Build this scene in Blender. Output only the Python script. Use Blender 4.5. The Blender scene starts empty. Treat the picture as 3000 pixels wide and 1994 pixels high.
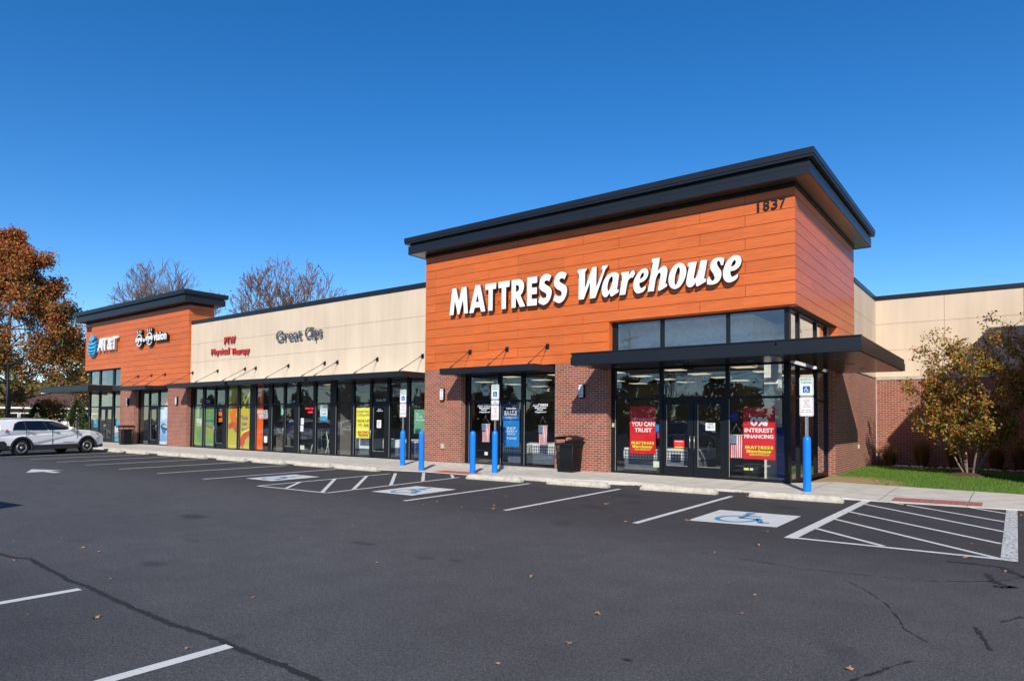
import bpy, math, random
import numpy as np
from mathutils import Vector
SC = bpy.context.scene
COL = SC.collection
rad = math.radians
# ------------------------------------------------------------------ camera
yaw, pitch, roll = -0.648, 0.0305, 0.0077
f_ = Vector((math.sin(yaw)*math.cos(pitch), math.cos(yaw)*math.cos(pitch), math.sin(pitch)))
r_ = Vector((math.cos(yaw), -math.sin(yaw), 0)); u_ = r_.cross(f_)
r2 = r_*math.cos(roll)+u_*math.sin(roll); u2 = -r_*math.sin(roll)+u_*math.cos(roll)
cam = bpy.data.objects.new('camera', bpy.data.cameras.new('camera')); COL.objects.link(cam)
from mathutils import Matrix
cam.matrix_world = Matrix(((r2.x, u2.x, -f_.x, 0), (r2.y, u2.y, -f_.y, 0), (r2.z, u2.z, -f_.z, 1.62), (0, 0, 0, 1)))
cam.data.sensor_width = 36; cam.data.lens = 36*1952.2/3000
cam.data.shift_y = (1172.0-997.0)/3000
cam.data.clip_start = 0.05; cam.data.clip_end = 3000
SC.camera = cam
# ------------------------------------------------------------------ sky, sun, exposure
SUN_EL, SUN_ROT = rad(32.8), rad(148.9)
W = bpy.data.worlds.new('World'); SC.world = W; W.use_nodes = True
nt = W.node_tree; nt.nodes.clear()
sky = nt.nodes.new('ShaderNodeTexSky'); sky.sky_type = 'NISHITA'; sky.sun_disc = False
sky.sun_elevation = SUN_EL; sky.sun_rotation = SUN_ROT; sky.altitude = 1500; sky.air_density = 1.0; sky.dust_density = 0.1; sky.ozone_density = 3.0
hs = nt.nodes.new('ShaderNodeHueSaturation'); hs.inputs['Saturation'].default_value = 1.33; hs.inputs['Value'].default_value = 0.97; hs.inputs['Hue'].default_value = 0.504
bg = nt.nodes.new('ShaderNodeBackground'); bg.inputs['Strength'].default_value = 0.140
wo = nt.nodes.new('ShaderNodeOutputWorld')
nt.links.new(sky.outputs[0], hs.inputs['Color']); nt.links.new(hs.outputs[0], bg.inputs[0]); nt.links.new(bg.outputs[0], wo.inputs[0])
sl = bpy.data.lights.new('sun', 'SUN'); sl.energy = 4.6; sl.angle = rad(0.53); sl.color = (1.0, 0.93, 0.84)
sun = bpy.data.objects.new('sun', sl); COL.objects.link(sun)
sun.rotation_euler = Vector((0.6044, -1, 0.7541)).to_track_quat('Z', 'Y').to_euler(); sun.location = (10, -20, 20)
SC.view_settings.view_transform = 'Standard'; SC.view_settings.look = 'None'; SC.view_settings.gamma = 1
SC.view_settings.exposure = 0.3
# ------------------------------------------------------------------ materials
MATS = {}
def N(nt, t, **k):
    n = nt.nodes.new(t)
    for a, v in k.items(): setattr(n, a, v)
    return n
def base(name):
    m = bpy.data.materials.new(name); m.use_nodes = True; nt = m.node_tree
    return m, nt, nt.nodes['Principled BSDF'], nt.nodes['Material Output']
def mat(name, c, rough=.6, metal=0., c2=None, scale=8., bump=0., bscale=60., stretch=(1, 1, 1), detail=4., emit=None, es=0., spec=.5, coat=0.):
    if name in MATS: return MATS[name]
    m, nt, b, o = base(name)
    b.inputs['Base Color'].default_value = (*c, 1); b.inputs['Roughness'].default_value = rough; b.inputs['Metallic'].default_value = metal
    b.inputs['Specular IOR Level'].default_value = spec; b.inputs['Coat Weight'].default_value = coat; b.inputs['Coat Roughness'].default_value = .22 if name == 'cladding' else .03
    tc = N(nt, 'ShaderNodeTexCoord'); mp = N(nt, 'ShaderNodeMapping'); mp.inputs['Scale'].default_value = stretch
    nt.links.new(tc.outputs['Object'], mp.inputs[0])
    if c2 is None: c2 = tuple(x*.86 for x in c)
    ns = N(nt, 'ShaderNodeTexNoise'); ns.inputs['Scale'].default_value = scale; ns.inputs['Detail'].default_value = detail
    nt.links.new(mp.outputs[0], ns.inputs['Vector'])
    rp = N(nt, 'ShaderNodeValToRGB'); rp.color_ramp.elements[0].position = .35; rp.color_ramp.elements[1].position = .65
    rp.color_ramp.elements[0].color = (*c2, 1); rp.color_ramp.elements[1].color = (*c, 1)
    nt.links.new(ns.outputs['Fac'], rp.inputs[0]); nt.links.new(rp.outputs[0], b.inputs['Base Color'])
    if bump:
        nb = N(nt, 'ShaderNodeTexNoise'); nb.inputs['Scale'].default_value = bscale; nb.inputs['Detail'].default_value = 3
        nt.links.new(mp.outputs[0], nb.inputs['Vector'])
        bn = N(nt, 'ShaderNodeBump'); bn.inputs['Strength'].default_value = bump; bn.inputs['Distance'].default_value = .01
        nt.links.new(nb.outputs['Fac'], bn.inputs['Height']); nt.links.new(bn.outputs[0], b.inputs['Normal'])
    if emit: b.inputs['Emission Color'].default_value = (*emit, 1); b.inputs['Emission Strength'].default_value = es
    MATS[name] = m; return m
def brick_mat():
    m, nt, b, o = base('brick')
    g = N(nt, 'ShaderNodeNewGeometry'); tc = N(nt, 'ShaderNodeTexCoord')
    sp = N(nt, 'ShaderNodeSeparateXYZ'); nt.links.new(g.outputs['Position'], sp.inputs[0])
    sn = N(nt, 'ShaderNodeSeparateXYZ'); nt.links.new(g.outputs['True Normal'], sn.inputs[0])
    ab = N(nt, 'ShaderNodeMath', operation='ABSOLUTE'); nt.links.new(sn.outputs['X'], ab.inputs[0])
    gt = N(nt, 'ShaderNodeMath', operation='GREATER_THAN'); nt.links.new(ab.outputs[0], gt.inputs[0]); gt.inputs[1].default_value = .6
    mx = N(nt, 'ShaderNodeMix'); mx.data_type = 'FLOAT'
    nt.links.new(gt.outputs[0], mx.inputs['Factor']); nt.links.new(sp.outputs['X'], mx.inputs['A']); nt.links.new(sp.outputs['Y'], mx.inputs['B'])
    cb = N(nt, 'ShaderNodeCombineXYZ'); nt.links.new(mx.outputs['Result'], cb.inputs['X']); nt.links.new(sp.outputs['Z'], cb.inputs['Y'])
    br = N(nt, 'ShaderNodeTexBrick'); nt.links.new(cb.outputs[0], br.inputs['Vector'])
    br.inputs['Scale'].default_value = 1; br.inputs['Brick Width'].default_value = .2035; br.inputs['Row Height'].default_value = .0687
    br.inputs['Mortar Size'].default_value = .0062; br.inputs['Mortar Smooth'].default_value = .15; br.inputs['Bias'].default_value = -.1
    br.inputs['Color1'].default_value = (.28, .078, .038, 1); br.inputs['Color2'].default_value = (.16, .045, .025, 1); br.inputs['Mortar'].default_value = (.52, .38, .31, 1)
    ns = N(nt, 'ShaderNodeTexNoise'); ns.inputs['Scale'].default_value = 1.3; ns.inputs['Detail'].default_value = 6; nt.links.new(g.outputs['Position'], ns.inputs['Vector'])
    mr = N(nt, 'ShaderNodeMapRange'); mr.inputs['To Min'].default_value = .8; mr.inputs['To Max'].default_value = 1.2; nt.links.new(ns.outputs['Fac'], mr.inputs['Value'])
    vm = N(nt, 'ShaderNodeVectorMath', operation='SCALE'); nt.links.new(br.outputs['Color'], vm.inputs[0]); nt.links.new(mr.outputs[0], vm.inputs['Scale'])
    nt.links.new(vm.outputs[0], b.inputs['Base Color']); b.inputs['Roughness'].default_value = .85
    n2 = N(nt, 'ShaderNodeTexNoise'); n2.inputs['Scale'].default_value = 90; nt.links.new(g.outputs['Position'], n2.inputs['Vector'])
    ml = N(nt, 'ShaderNodeMath', operation='MULTIPLY'); nt.links.new(n2.outputs['Fac'], ml.inputs[0]); ml.inputs[1].default_value = .3
    sb = N(nt, 'ShaderNodeMath', operation='SUBTRACT'); nt.links.new(ml.outputs[0], sb.inputs[0]); nt.links.new(br.outputs['Fac'], sb.inputs[1])
    bp = N(nt, 'ShaderNodeBump'); bp.inputs['Strength'].default_value = .6; bp.inputs['Distance'].default_value = .006
    nt.links.new(sb.outputs[0], bp.inputs['Height']); nt.links.new(bp.outputs[0], b.inputs['Normal'])
    return m
def glass_mat(name='glass', tint=(.95, .97, .96), k=2.6):
    m, nt, b, o = base(name); nt.nodes.remove(b)
    t = N(nt, 'ShaderNodeBsdfTransparent'); t.inputs[0].default_value = (*tint, 1)
    g = N(nt, 'ShaderNodeBsdfGlossy'); g.inputs['Roughness'].default_value = .004; g.inputs[0].default_value = (.92, .96, 1, 1)
    ge = N(nt, 'ShaderNodeNewGeometry'); dt = N(nt, 'ShaderNodeVectorMath', operation='DOT_PRODUCT'); nt.links.new(ge.outputs['Incoming'], dt.inputs[0]); nt.links.new(ge.outputs['Normal'], dt.inputs[1])
    ab = N(nt, 'ShaderNodeMath', operation='ABSOLUTE'); nt.links.new(dt.outputs['Value'], ab.inputs[0]); oc = N(nt, 'ShaderNodeMath', operation='SUBTRACT'); oc.inputs[0].default_value = 1; nt.links.new(ab.outputs[0], oc.inputs[1])
    pw = N(nt, 'ShaderNodeMath', operation='POWER'); pw.inputs[1].default_value = 5; nt.links.new(oc.outputs[0], pw.inputs[0]); fr = N(nt, 'ShaderNodeMath', operation='MULTIPLY_ADD'); fr.inputs[1].default_value = .957; fr.inputs[2].default_value = .043; nt.links.new(pw.outputs[0], fr.inputs[0])
    ml = N(nt, 'ShaderNodeMath', operation='MULTIPLY'); ml.use_clamp = True; ml.inputs[1].default_value = k; nt.links.new(fr.outputs[0], ml.inputs[0])
    tc = N(nt, 'ShaderNodeNewGeometry'); ns = N(nt, 'ShaderNodeTexNoise'); ns.inputs['Scale'].default_value = 1.7; ns.inputs['Detail'].default_value = 1
    nt.links.new(tc.outputs['Position'], ns.inputs['Vector'])
    bp = N(nt, 'ShaderNodeBump'); bp.inputs['Strength'].default_value = .12; bp.inputs['Distance'].default_value = .02
    nt.links.new(ns.outputs['Fac'], bp.inputs['Height']); nt.links.new(bp.outputs[0], g.inputs['Normal'])
    mx = N(nt, 'ShaderNodeMixShader'); nt.links.new(ml.outputs[0], mx.inputs[0]); nt.links.new(t.outputs[0], mx.inputs[1]); nt.links.new(g.outputs[0], mx.inputs[2])
    nt.links.new(mx.outputs[0], o.inputs[0]); return m
def asphalt_mat():
    m, nt, b, o = base('asphalt')
    g = N(nt, 'ShaderNodeNewGeometry')
    def noise(s, d, c0, c1, p0=.35, p1=.65):
        n = N(nt, 'ShaderNodeTexNoise'); n.inputs['Scale'].default_value = s; n.inputs['Detail'].default_value = d; nt.links.new(g.outputs['Position'], n.inputs['Vector'])
        r = N(nt, 'ShaderNodeMapRange'); r.inputs['From Min'].default_value = p0; r.inputs['From Max'].default_value = p1; r.inputs['To Min'].default_value = c0; r.inputs['To Max'].default_value = c1
        nt.links.new(n.outputs['Fac'], r.inputs['Value']); return n, r
    n1, a1 = noise(.35, 5, .93, 1.07); n2, a2 = noise(2.2, 6, .92, 1.08); n3, a3 = noise(75, 3, .5, 1.5, .3, .7); n4, a4 = noise(28, 2, .85, 1.16)
    v = N(nt, 'ShaderNodeTexVoronoi'); v.inputs['Scale'].default_value = 130; nt.links.new(g.outputs['Position'], v.inputs['Vector'])
    vr = N(nt, 'ShaderNodeMapRange'); vr.inputs['From Min'].default_value = 0; vr.inputs['From Max'].default_value = .6; vr.inputs['To Min'].default_value = 1.35; vr.inputs['To Max'].default_value = .6
    nt.links.new(v.outputs['Distance'], vr.inputs['Value'])
    p = a1
    for q in (a2, a3, vr, a4):
        mm = N(nt, 'ShaderNodeMath', operation='MULTIPLY'); nt.links.new(p.outputs[0], mm.inputs[0]); nt.links.new(q.outputs[0], mm.inputs[1]); p = mm
    sc = N(nt, 'ShaderNodeVectorMath', operation='SCALE'); sc.inputs[0].default_value = (.098, .0955, .095); nt.links.new(p.outputs[0], sc.inputs['Scale'])
    # dark oily spots where cars stand
    ns = N(nt, 'ShaderNodeTexNoise'); ns.inputs['Scale'].default_value = .55; ns.inputs['Detail'].default_value = 3; mp = N(nt, 'ShaderNodeMapping'); mp.inputs['Location'].default_value = (7, 3, 0)
    nt.links.new(g.outputs['Position'], mp.inputs[0]); nt.links.new(mp.outputs[0], ns.inputs['Vector'])
    r2 = N(nt, 'ShaderNodeMapRange'); r2.inputs['From Min'].default_value = .66; r2.inputs['From Max'].default_value = .74; r2.inputs['To Min'].default_value = 1; r2.inputs['To Max'].default_value = .6
    nt.links.new(ns.outputs['Fac'], r2.inputs['Value'])
    s2 = N(nt, 'ShaderNodeVectorMath', operation='SCALE'); nt.links.new(sc.outputs[0], s2.inputs[0]); nt.links.new(r2.outputs[0], s2.inputs['Scale'])
    # the driving lane is paler than the parking bays on either side of it
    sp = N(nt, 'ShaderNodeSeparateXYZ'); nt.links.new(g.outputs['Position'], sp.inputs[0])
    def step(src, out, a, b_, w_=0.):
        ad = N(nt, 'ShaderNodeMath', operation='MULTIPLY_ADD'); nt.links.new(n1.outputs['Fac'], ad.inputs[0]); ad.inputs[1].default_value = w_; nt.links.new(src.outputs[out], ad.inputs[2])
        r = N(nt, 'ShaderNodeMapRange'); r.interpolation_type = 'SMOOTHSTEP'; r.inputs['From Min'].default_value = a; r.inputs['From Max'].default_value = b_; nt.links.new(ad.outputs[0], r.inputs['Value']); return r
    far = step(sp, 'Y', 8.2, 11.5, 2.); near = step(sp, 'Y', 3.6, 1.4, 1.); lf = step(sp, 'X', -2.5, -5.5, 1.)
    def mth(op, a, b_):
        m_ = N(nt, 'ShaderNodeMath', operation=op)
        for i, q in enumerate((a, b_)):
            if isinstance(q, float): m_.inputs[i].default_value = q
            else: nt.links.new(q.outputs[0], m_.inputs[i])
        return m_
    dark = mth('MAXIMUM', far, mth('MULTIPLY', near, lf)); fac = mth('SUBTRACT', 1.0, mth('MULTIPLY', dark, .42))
    for (x, y, rx, ry, k) in ((-10.9, 5.65, .45, .22, .45), (-7.7, 3.54, .3, .14, .35), (-8.8, 4.55, .3, .1, .25), (-6.84, 5.83, .3, .12, .4), (-5.55, 5.67, .18, .1, .35), (-5.2, 5.8, .12, .08, .4), (-5.71, 8.93, .35, .3, .35), (-6.9, 13.2, .6, .35, .35), (-3.6, 13.4, .45, .3, .3), (-9.0, 13.0, .4, .3, .3), (-6.1, 12.2, .3, .25, .3), (-6.3, 11.0, .35, .2, .3), (-2.13, 4.14, .05, .035, .7), (-19.0, 12.8, .7, .4, .3), (-21.5, 12.6, .6, .3, .3)):
        sb = N(nt, 'ShaderNodeVectorMath', operation='SUBTRACT'); nt.links.new(g.outputs['Position'], sb.inputs[0]); sb.inputs[1].default_value = (x, y, 0); ml = N(nt, 'ShaderNodeVectorMath', operation='MULTIPLY'); nt.links.new(sb.outputs[0], ml.inputs[0]); ml.inputs[1].default_value = (1/rx, 1/ry, 0)
        ln = N(nt, 'ShaderNodeVectorMath', operation='LENGTH'); nt.links.new(ml.outputs[0], ln.inputs[0]); nn = N(nt, 'ShaderNodeMath', operation='MULTIPLY_ADD'); nt.links.new(n2.outputs['Fac'], nn.inputs[0]); nn.inputs[1].default_value = 1.2; nt.links.new(ln.outputs['Value'], nn.inputs[2])
        r = N(nt, 'ShaderNodeMapRange'); r.interpolation_type = 'SMOOTHSTEP'; r.inputs['From Min'].default_value = .9; r.inputs['From Max'].default_value = 1.7; r.inputs['To Min'].default_value = 1-k; r.inputs['To Max'].default_value = 1; nt.links.new(nn.outputs[0], r.inputs['Value']); fac = mth('MULTIPLY', fac, r)
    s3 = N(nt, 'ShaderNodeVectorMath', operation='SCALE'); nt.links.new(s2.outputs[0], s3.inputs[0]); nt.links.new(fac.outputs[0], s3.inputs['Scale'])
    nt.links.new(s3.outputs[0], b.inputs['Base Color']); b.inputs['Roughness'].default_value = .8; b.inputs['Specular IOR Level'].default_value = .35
    bp = N(nt, 'ShaderNodeBump'); bp.inputs['Strength'].default_value = .55; bp.inputs['Distance'].default_value = .006
    nt.links.new(n3.outputs['Fac'], bp.inputs['Height']); nt.links.new(bp.outputs[0], b.inputs['Normal'])
    return m
def paint_mat(name, c, dens=.30, ref=.05, sc=55):
    m, nt, b, o = base(name); g = N(nt, 'ShaderNodeNewGeometry')
    n = N(nt, 'ShaderNodeTexNoise'); n.inputs['Scale'].default_value = sc; n.inputs['Detail'].default_value = 6; n.inputs['Roughness'].default_value = .7; nt.links.new(g.outputs['Position'], n.inputs['Vector'])
    r = N(nt, 'ShaderNodeMapRange'); r.inputs['From Min'].default_value = dens; r.inputs['From Max'].default_value = dens+.10; nt.links.new(n.outputs['Fac'], r.inputs['Value'])
    n2 = N(nt, 'ShaderNodeTexNoise'); n2.inputs['Scale'].default_value = 3; nt.links.new(g.outputs['Position'], n2.inputs['Vector'])
    mr = N(nt, 'ShaderNodeMapRange'); mr.inputs['To Min'].default_value = .8; mr.inputs['To Max'].default_value = 1.1; nt.links.new(n2.outputs['Fac'], mr.inputs['Value'])
    cs = N(nt, 'ShaderNodeVectorMath', operation='SCALE'); cs.inputs[0].default_value = c; nt.links.new(mr.outputs[0], cs.inputs['Scale'])
    mx = N(nt, 'ShaderNodeMix'); mx.data_type = 'RGBA'; nt.links.new(r.outputs[0], mx.inputs['Factor']); mx.inputs['A'].default_value = (ref, ref, ref*1.15, 1); nt.links.new(cs.outputs[0], mx.inputs['B'])
    nt.links.new(mx.outputs['Result'], b.inputs['Base Color']); b.inputs['Roughness'].default_value = .7
    MATS[name] = m; return m
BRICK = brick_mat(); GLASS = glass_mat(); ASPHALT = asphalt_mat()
PAINT = paint_mat('white_paint', (.62, .62, .58)); PAINTW = paint_mat('worn_white_paint', (.6, .6, .56), .40, .04, 22); BLUEP = paint_mat('blue_paint', (.03, .26, .44), .34, .5)
WOOD = mat('cladding', (.60, .140, .026), .5, c2=(.47, .094, .016), scale=4, stretch=(.5, .5, 22), detail=6, bump=.15, bscale=30, coat=.2, spec=.35)
def tone(m, kind):
    # panel-to-panel tone shifts (cladding) or faint rain streaks (render coat) multiplied into the base colour
    nt = m.node_tree; b = nt.nodes['Principled BSDF']; lk = b.inputs['Base Color'].links[0]; src = lk.from_socket; g = N(nt, 'ShaderNodeNewGeometry')
    if kind == 'panel':
        sp = N(nt, 'ShaderNodeVectorMath', operation='MULTIPLY'); sp.inputs[1].default_value = (1/1.835, 1/1.9, 1/.3045); nt.links.new(g.outputs['Position'], sp.inputs[0]); ad = N(nt, 'ShaderNodeVectorMath', operation='ADD'); ad.inputs[1].default_value = (.055, 0, -.135); nt.links.new(sp.outputs[0], ad.inputs[0])
        fl = N(nt, 'ShaderNodeVectorMath', operation='FLOOR'); nt.links.new(ad.outputs[0], fl.inputs[0]); wn = N(nt, 'ShaderNodeTexWhiteNoise'); nt.links.new(fl.outputs[0], wn.inputs['Vector']); v = wn.outputs['Value']; lo, hi = .93, 1.07
    else:
        mp = N(nt, 'ShaderNodeMapping'); mp.inputs['Scale'].default_value = (5, 5, .35); nt.links.new(g.outputs['Position'], mp.inputs[0]); ns = N(nt, 'ShaderNodeTexNoise'); ns.inputs['Scale'].default_value = 1; ns.inputs['Detail'].default_value = 5; nt.links.new(mp.outputs[0], ns.inputs['Vector']); v = ns.outputs['Fac']; lo, hi = .88, 1.10
    r = N(nt, 'ShaderNodeMapRange'); r.inputs['To Min'].default_value = lo; r.inputs['To Max'].default_value = hi; nt.links.new(v, r.inputs['Value'])
    sc = N(nt, 'ShaderNodeVectorMath', operation='SCALE'); nt.links.new(src, sc.inputs[0]); nt.links.new(r.outputs[0], sc.inputs['Scale']); nt.links.new(sc.outputs[0], b.inputs['Base Color'])
tone(WOOD, 'panel')
JOINT = mat('joint', (.03, .012, .008), .8)
STUCCO = mat('stucco', (.62, .50, .365), .9, c2=(.56, .45, .33), scale=1.2, bump=.25, bscale=180, stretch=(1, 1, .35))
tone(STUCCO, 'streak')
METAL = mat('dark_metal', (.012, .0135, .017), .38, c2=(.010, .0115, .015), scale=1.5, spec=.4)
SOFFIT = mat('soffit_metal', (.055, .058, .06), .22, metal=.75, scale=2)
SOFL = mat('bright_soffit', (.26, .25, .24), .28, metal=.9)
FRAME = mat('frame', (.007, .008, .011), .42, spec=.3)
ALU = mat('aluminium', (.45, .45, .45), .4, metal=.9)
GALV = mat('galvanised', (.5, .5, .5), .5, metal=.8, c2=(.35, .35, .36), scale=20)
CONC = mat('concrete', (.56, .52, .44), .9, c2=(.47, .43, .36), scale=2.5, detail=8, bump=.3, bscale=70)
CONC2 = mat('stop_concrete', (.55, .50, .40), .92, c2=(.40, .36, .28), scale=9, detail=8, bump=.5, bscale=45)
BLUE = mat('bollard_blue', (.003, .19, .70), .38, c2=(.003, .175, .66), scale=3, spec=.4)
WHITE = mat('white', (.80, .80, .79), .5, c2=(.76, .76, .75))
RETURN = mat('letter_return', (.055, .05, .048), .45)
BLACK = mat('black', (.010, .010, .011), .55, spec=.3)
SIGNW = mat('sign_white', (.78, .80, .78), .35)
GREEN = mat('sign_green', (.01, .20, .12), .4); REDS = mat('sign_red', (.45, .02, .03), .4); BLUES = mat('sign_blue', (.0, .085, .42), .4)
RED = mat('poster_red', (.62, .012, .016), .5, c2=(.58, .011, .015), scale=3); YEL = mat('poster_yellow', (.85, .78, .09), .5); YTX = mat('yellow_text', (.85, .78, .05), .5)
VINYL = mat('white_vinyl', (.72, .76, .78), .5)
LAMPW = mat('lamp_diffuser', (.80, .80, .82), .5)
RUBBER = mat('rubber', (.02, .02, .021), .8, bump=.2); CARW = mat('car_white', (.86, .865, .87), .3, c2=(.84, .845, .85), coat=.8)
CARB = mat('car_blue', (.012, .02, .06), .3, coat=.9); CARG = mat('car_grey', (.16, .165, .17), .3, metal=.4, coat=.9); CARS = mat('car_silver', (.42, .44, .46), .3, metal=.5, coat=.9)
CLAD = mat('car_cladding', (.025, .026, .028), .7); CGLASS = mat('car_glass', (.006, .007, .01), .06, spec=.8); RIM = mat('rim', (.62, .62, .63), .35, metal=.6)
TAIL = mat('tail_lamp', (.35, .008, .006), .2, coat=1); HEAD = mat('head_lamp', (.25, .26, .28), .1, metal=.5, coat=1); AMBER = mat('amber_lamp', (.6, .12, .01), .2, coat=1)
# ------------------------------------------------------------------ builders
def wl(p):
    v = Vector((0, 0, 0))
    while p is not None: v += p.location; p = p.parent
    return v
def tag(o, label=None, cat=None, group=None, kind=None):
    if label: o['label'] = label
    if cat: o['category'] = cat
    if group: o['group'] = group
    if kind: o['kind'] = kind
    return o
def link(name, me, parent=None, local=False):
    o = bpy.data.objects.new(name, me); COL.objects.link(o)
    if parent is not None:
        o.parent = parent
        if not local: o.location = -wl(parent)
    return o
def thing(name, label, cat, loc=(0, 0, 0), group=None, rz=0):
    o = bpy.data.objects.new(name, None); COL.objects.link(o); o.location = loc; o.rotation_euler = (0, 0, rz); o.empty_display_size = .2
    return tag(o, label, cat, group)
class MB:
    def __init__(s): s.v = []; s.f = []; s.m = []; s.sm = []
    def face(s, idx, m=0, sm=False): s.f.append(idx); s.m.append(m); s.sm.append(sm)
    def quad(s, pts, m=0, sm=False):
        n = len(s.v); s.v += [tuple(p) for p in pts]; s.face(tuple(range(n, n+len(pts))), m, sm)
    def box(s, x0, x1, y0, y1, z0, z1, m=0):
        if x0 > x1: x0, x1 = x1, x0
        if y0 > y1: y0, y1 = y1, y0
        if z0 > z1: z0, z1 = z1, z0
        n = len(s.v); s.v += [(x0,y0,z0),(x1,y0,z0),(x1,y1,z0),(x0,y1,z0),(x0,y0,z1),(x1,y0,z1),(x1,y1,z1),(x0,y1,z1)]
        for q in ((3,2,1,0),(4,5,6,7),(0,1,5,4),(1,2,6,5),(2,3,7,6),(3,0,4,7)): s.face(tuple(n+i for i in q), m)
        return s
    def prism(s, poly, d, m=0, cap=True):
        # poly: 3D loop, d: extrusion vector
        n = len(s.v); k = len(poly); d = Vector(d)
        s.v += [tuple(p) for p in poly]+[tuple(Vector(p)+d) for p in poly]
        if cap: s.face(tuple(range(n, n+k)), m); s.face(tuple(range(n+2*k-1, n+k-1, -1)), m)
        for i in range(k):
            j = (i+1) % k; s.face((n+j, n+i, n+k+i, n+k+j), m)
        return s
    def tube(s, p0, p1, r0, r1=None, seg=8, m=0, cap=True, sm=True):
        if r1 is None: r1 = r0
        p0 = Vector(p0); p1 = Vector(p1); d = (p1-p0)
        if d.length < 1e-6: return s
        d.normalize(); a = d.orthogonal().normalized(); b = d.cross(a); n = len(s.v)
        for p, r in ((p0, r0), (p1, r1)):
            for i in range(seg):
                t = 2*math.pi*i/seg; s.v.append(tuple(p+a*math.cos(t)*r+b*math.sin(t)*r))
        for i in range(seg):
            j = (i+1) % seg; s.face((n+i, n+j, n+seg+j, n+seg+i), m, sm)
        if cap: s.face(tuple(n+i for i in range(seg-1, -1, -1)), m); s.face(tuple(n+seg+i for i in range(seg)), m)
        return s
    def lathe(s, prof, c, seg=24, m=0, axis='Z', flute=0, fd=0.):
        n = len(s.v); k = len(prof); c = Vector(c)
        for r, z in prof:
            for i in range(seg):
                t = 2*math.pi*i/seg; rr = r*(1-fd*(0.5+0.5*math.cos(flute*t))) if flute else r
                if axis == 'Z': s.v.append((c.x+rr*math.cos(t), c.y+rr*math.sin(t), c.z+z))
                else: s.v.append((c.x+z, c.y+rr*math.cos(t), c.z+rr*math.sin(t)))
        for a in range(k-1):
            for i in range(seg):
                j = (i+1) % seg; s.face((n+a*seg+i, n+a*seg+j, n+(a+1)*seg+j, n+(a+1)*seg+i), m, True)
        s.face(tuple(n+i for i in range(seg-1, -1, -1)), m); s.face(tuple(n+(k-1)*seg+i for i in range(seg)), m)
        return s
    def mesh(s, name, mats):
        me = bpy.data.meshes.new(name); me.from_pydata(s.v, [], s.f)
        for mm in (mats if isinstance(mats, (list, tuple)) else [mats]): me.materials.append(mm)
        me.polygons.foreach_set('material_index', s.m); me.polygons.foreach_set('use_smooth', s.sm); me.update(); return me
    def build(s, name, mats, parent=None, local=False, bevel=0.):
        o = link(name, s.mesh(name, mats), parent, local)
        if bevel:
            b = o.modifiers.new('bevel', 'BEVEL'); b.width = bevel; b.segments = 2; b.limit_method = 'ANGLE'; b.angle_limit = rad(40)
        return o
def box(name, m, parent, *a, bevel=0., local=False): return MB().box(*a).build(name, m, parent, local, bevel)
# lettering -> mesh in x,z plane facing -y, fitted into a box
def crv_mesh(cu):
    o = bpy.data.objects.new('t', cu); me = bpy.data.meshes.new_from_object(o); bpy.data.objects.remove(o); return me
def fit(me, x0, x1, z0, z1, y, depth, mats, name, front='-Y', at=None):
    n = len(me.vertices); co = np.empty(n*3, np.float32); me.vertices.foreach_get('co', co); co = co.reshape(-1, 3)
    mn = co.min(0); mx = co.max(0); s = np.maximum(mx-mn, 1e-6)
    X = x0+(co[:, 0]-mn[0])/s[0]*(x1-x0); Z = z0+(co[:, 1]-mn[1])/s[1]*(z1-z0); D = (co[:, 2]-mn[2])/s[2] if s[2] > 1e-5 else co[:, 2]*0
    out = np.stack([X, y+depth*(1-D), Z], 1)
    if front == '+X': out = np.stack([y-depth*(1-D)*-1*0-depth*(1-D), X, Z], 1)
    me.vertices.foreach_set('co', out.astype(np.float32).ravel()); me.name = name; me.materials.clear()
    for m in mats: me.materials.append(m)
    me.update()
    if len(mats) > 1:
        nr = np.empty(len(me.polygons)*3, np.float32); me.polygons.foreach_get('normal', nr); nr = nr.reshape(-1, 3)
        me.polygons.foreach_set('material_index', (np.abs(nr[:, 1]) < .7).astype(np.int32))
    me.update(); return me
def text(s, x0, x1, z0, z1, y, mats, parent, name='lettering', depth=.002, bold=0., shear=0., front='-Y', split=False):
    if not isinstance(mats, (list, tuple)): mats = [mats]
    cu = bpy.data.curves.new('t', 'FONT'); cu.body = s; cu.size = 1; cu.offset = bold; cu.shear = shear; cu.extrude = .05; cu.resolution_u = 3; cu.align_x = 'CENTER'; cu.space_line = .8
    me = crv_mesh(cu); bpy.data.curves.remove(cu)
    return link(name, fit(me, x0, x1, z0, z1, y, depth, mats, name, front), parent)
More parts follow.
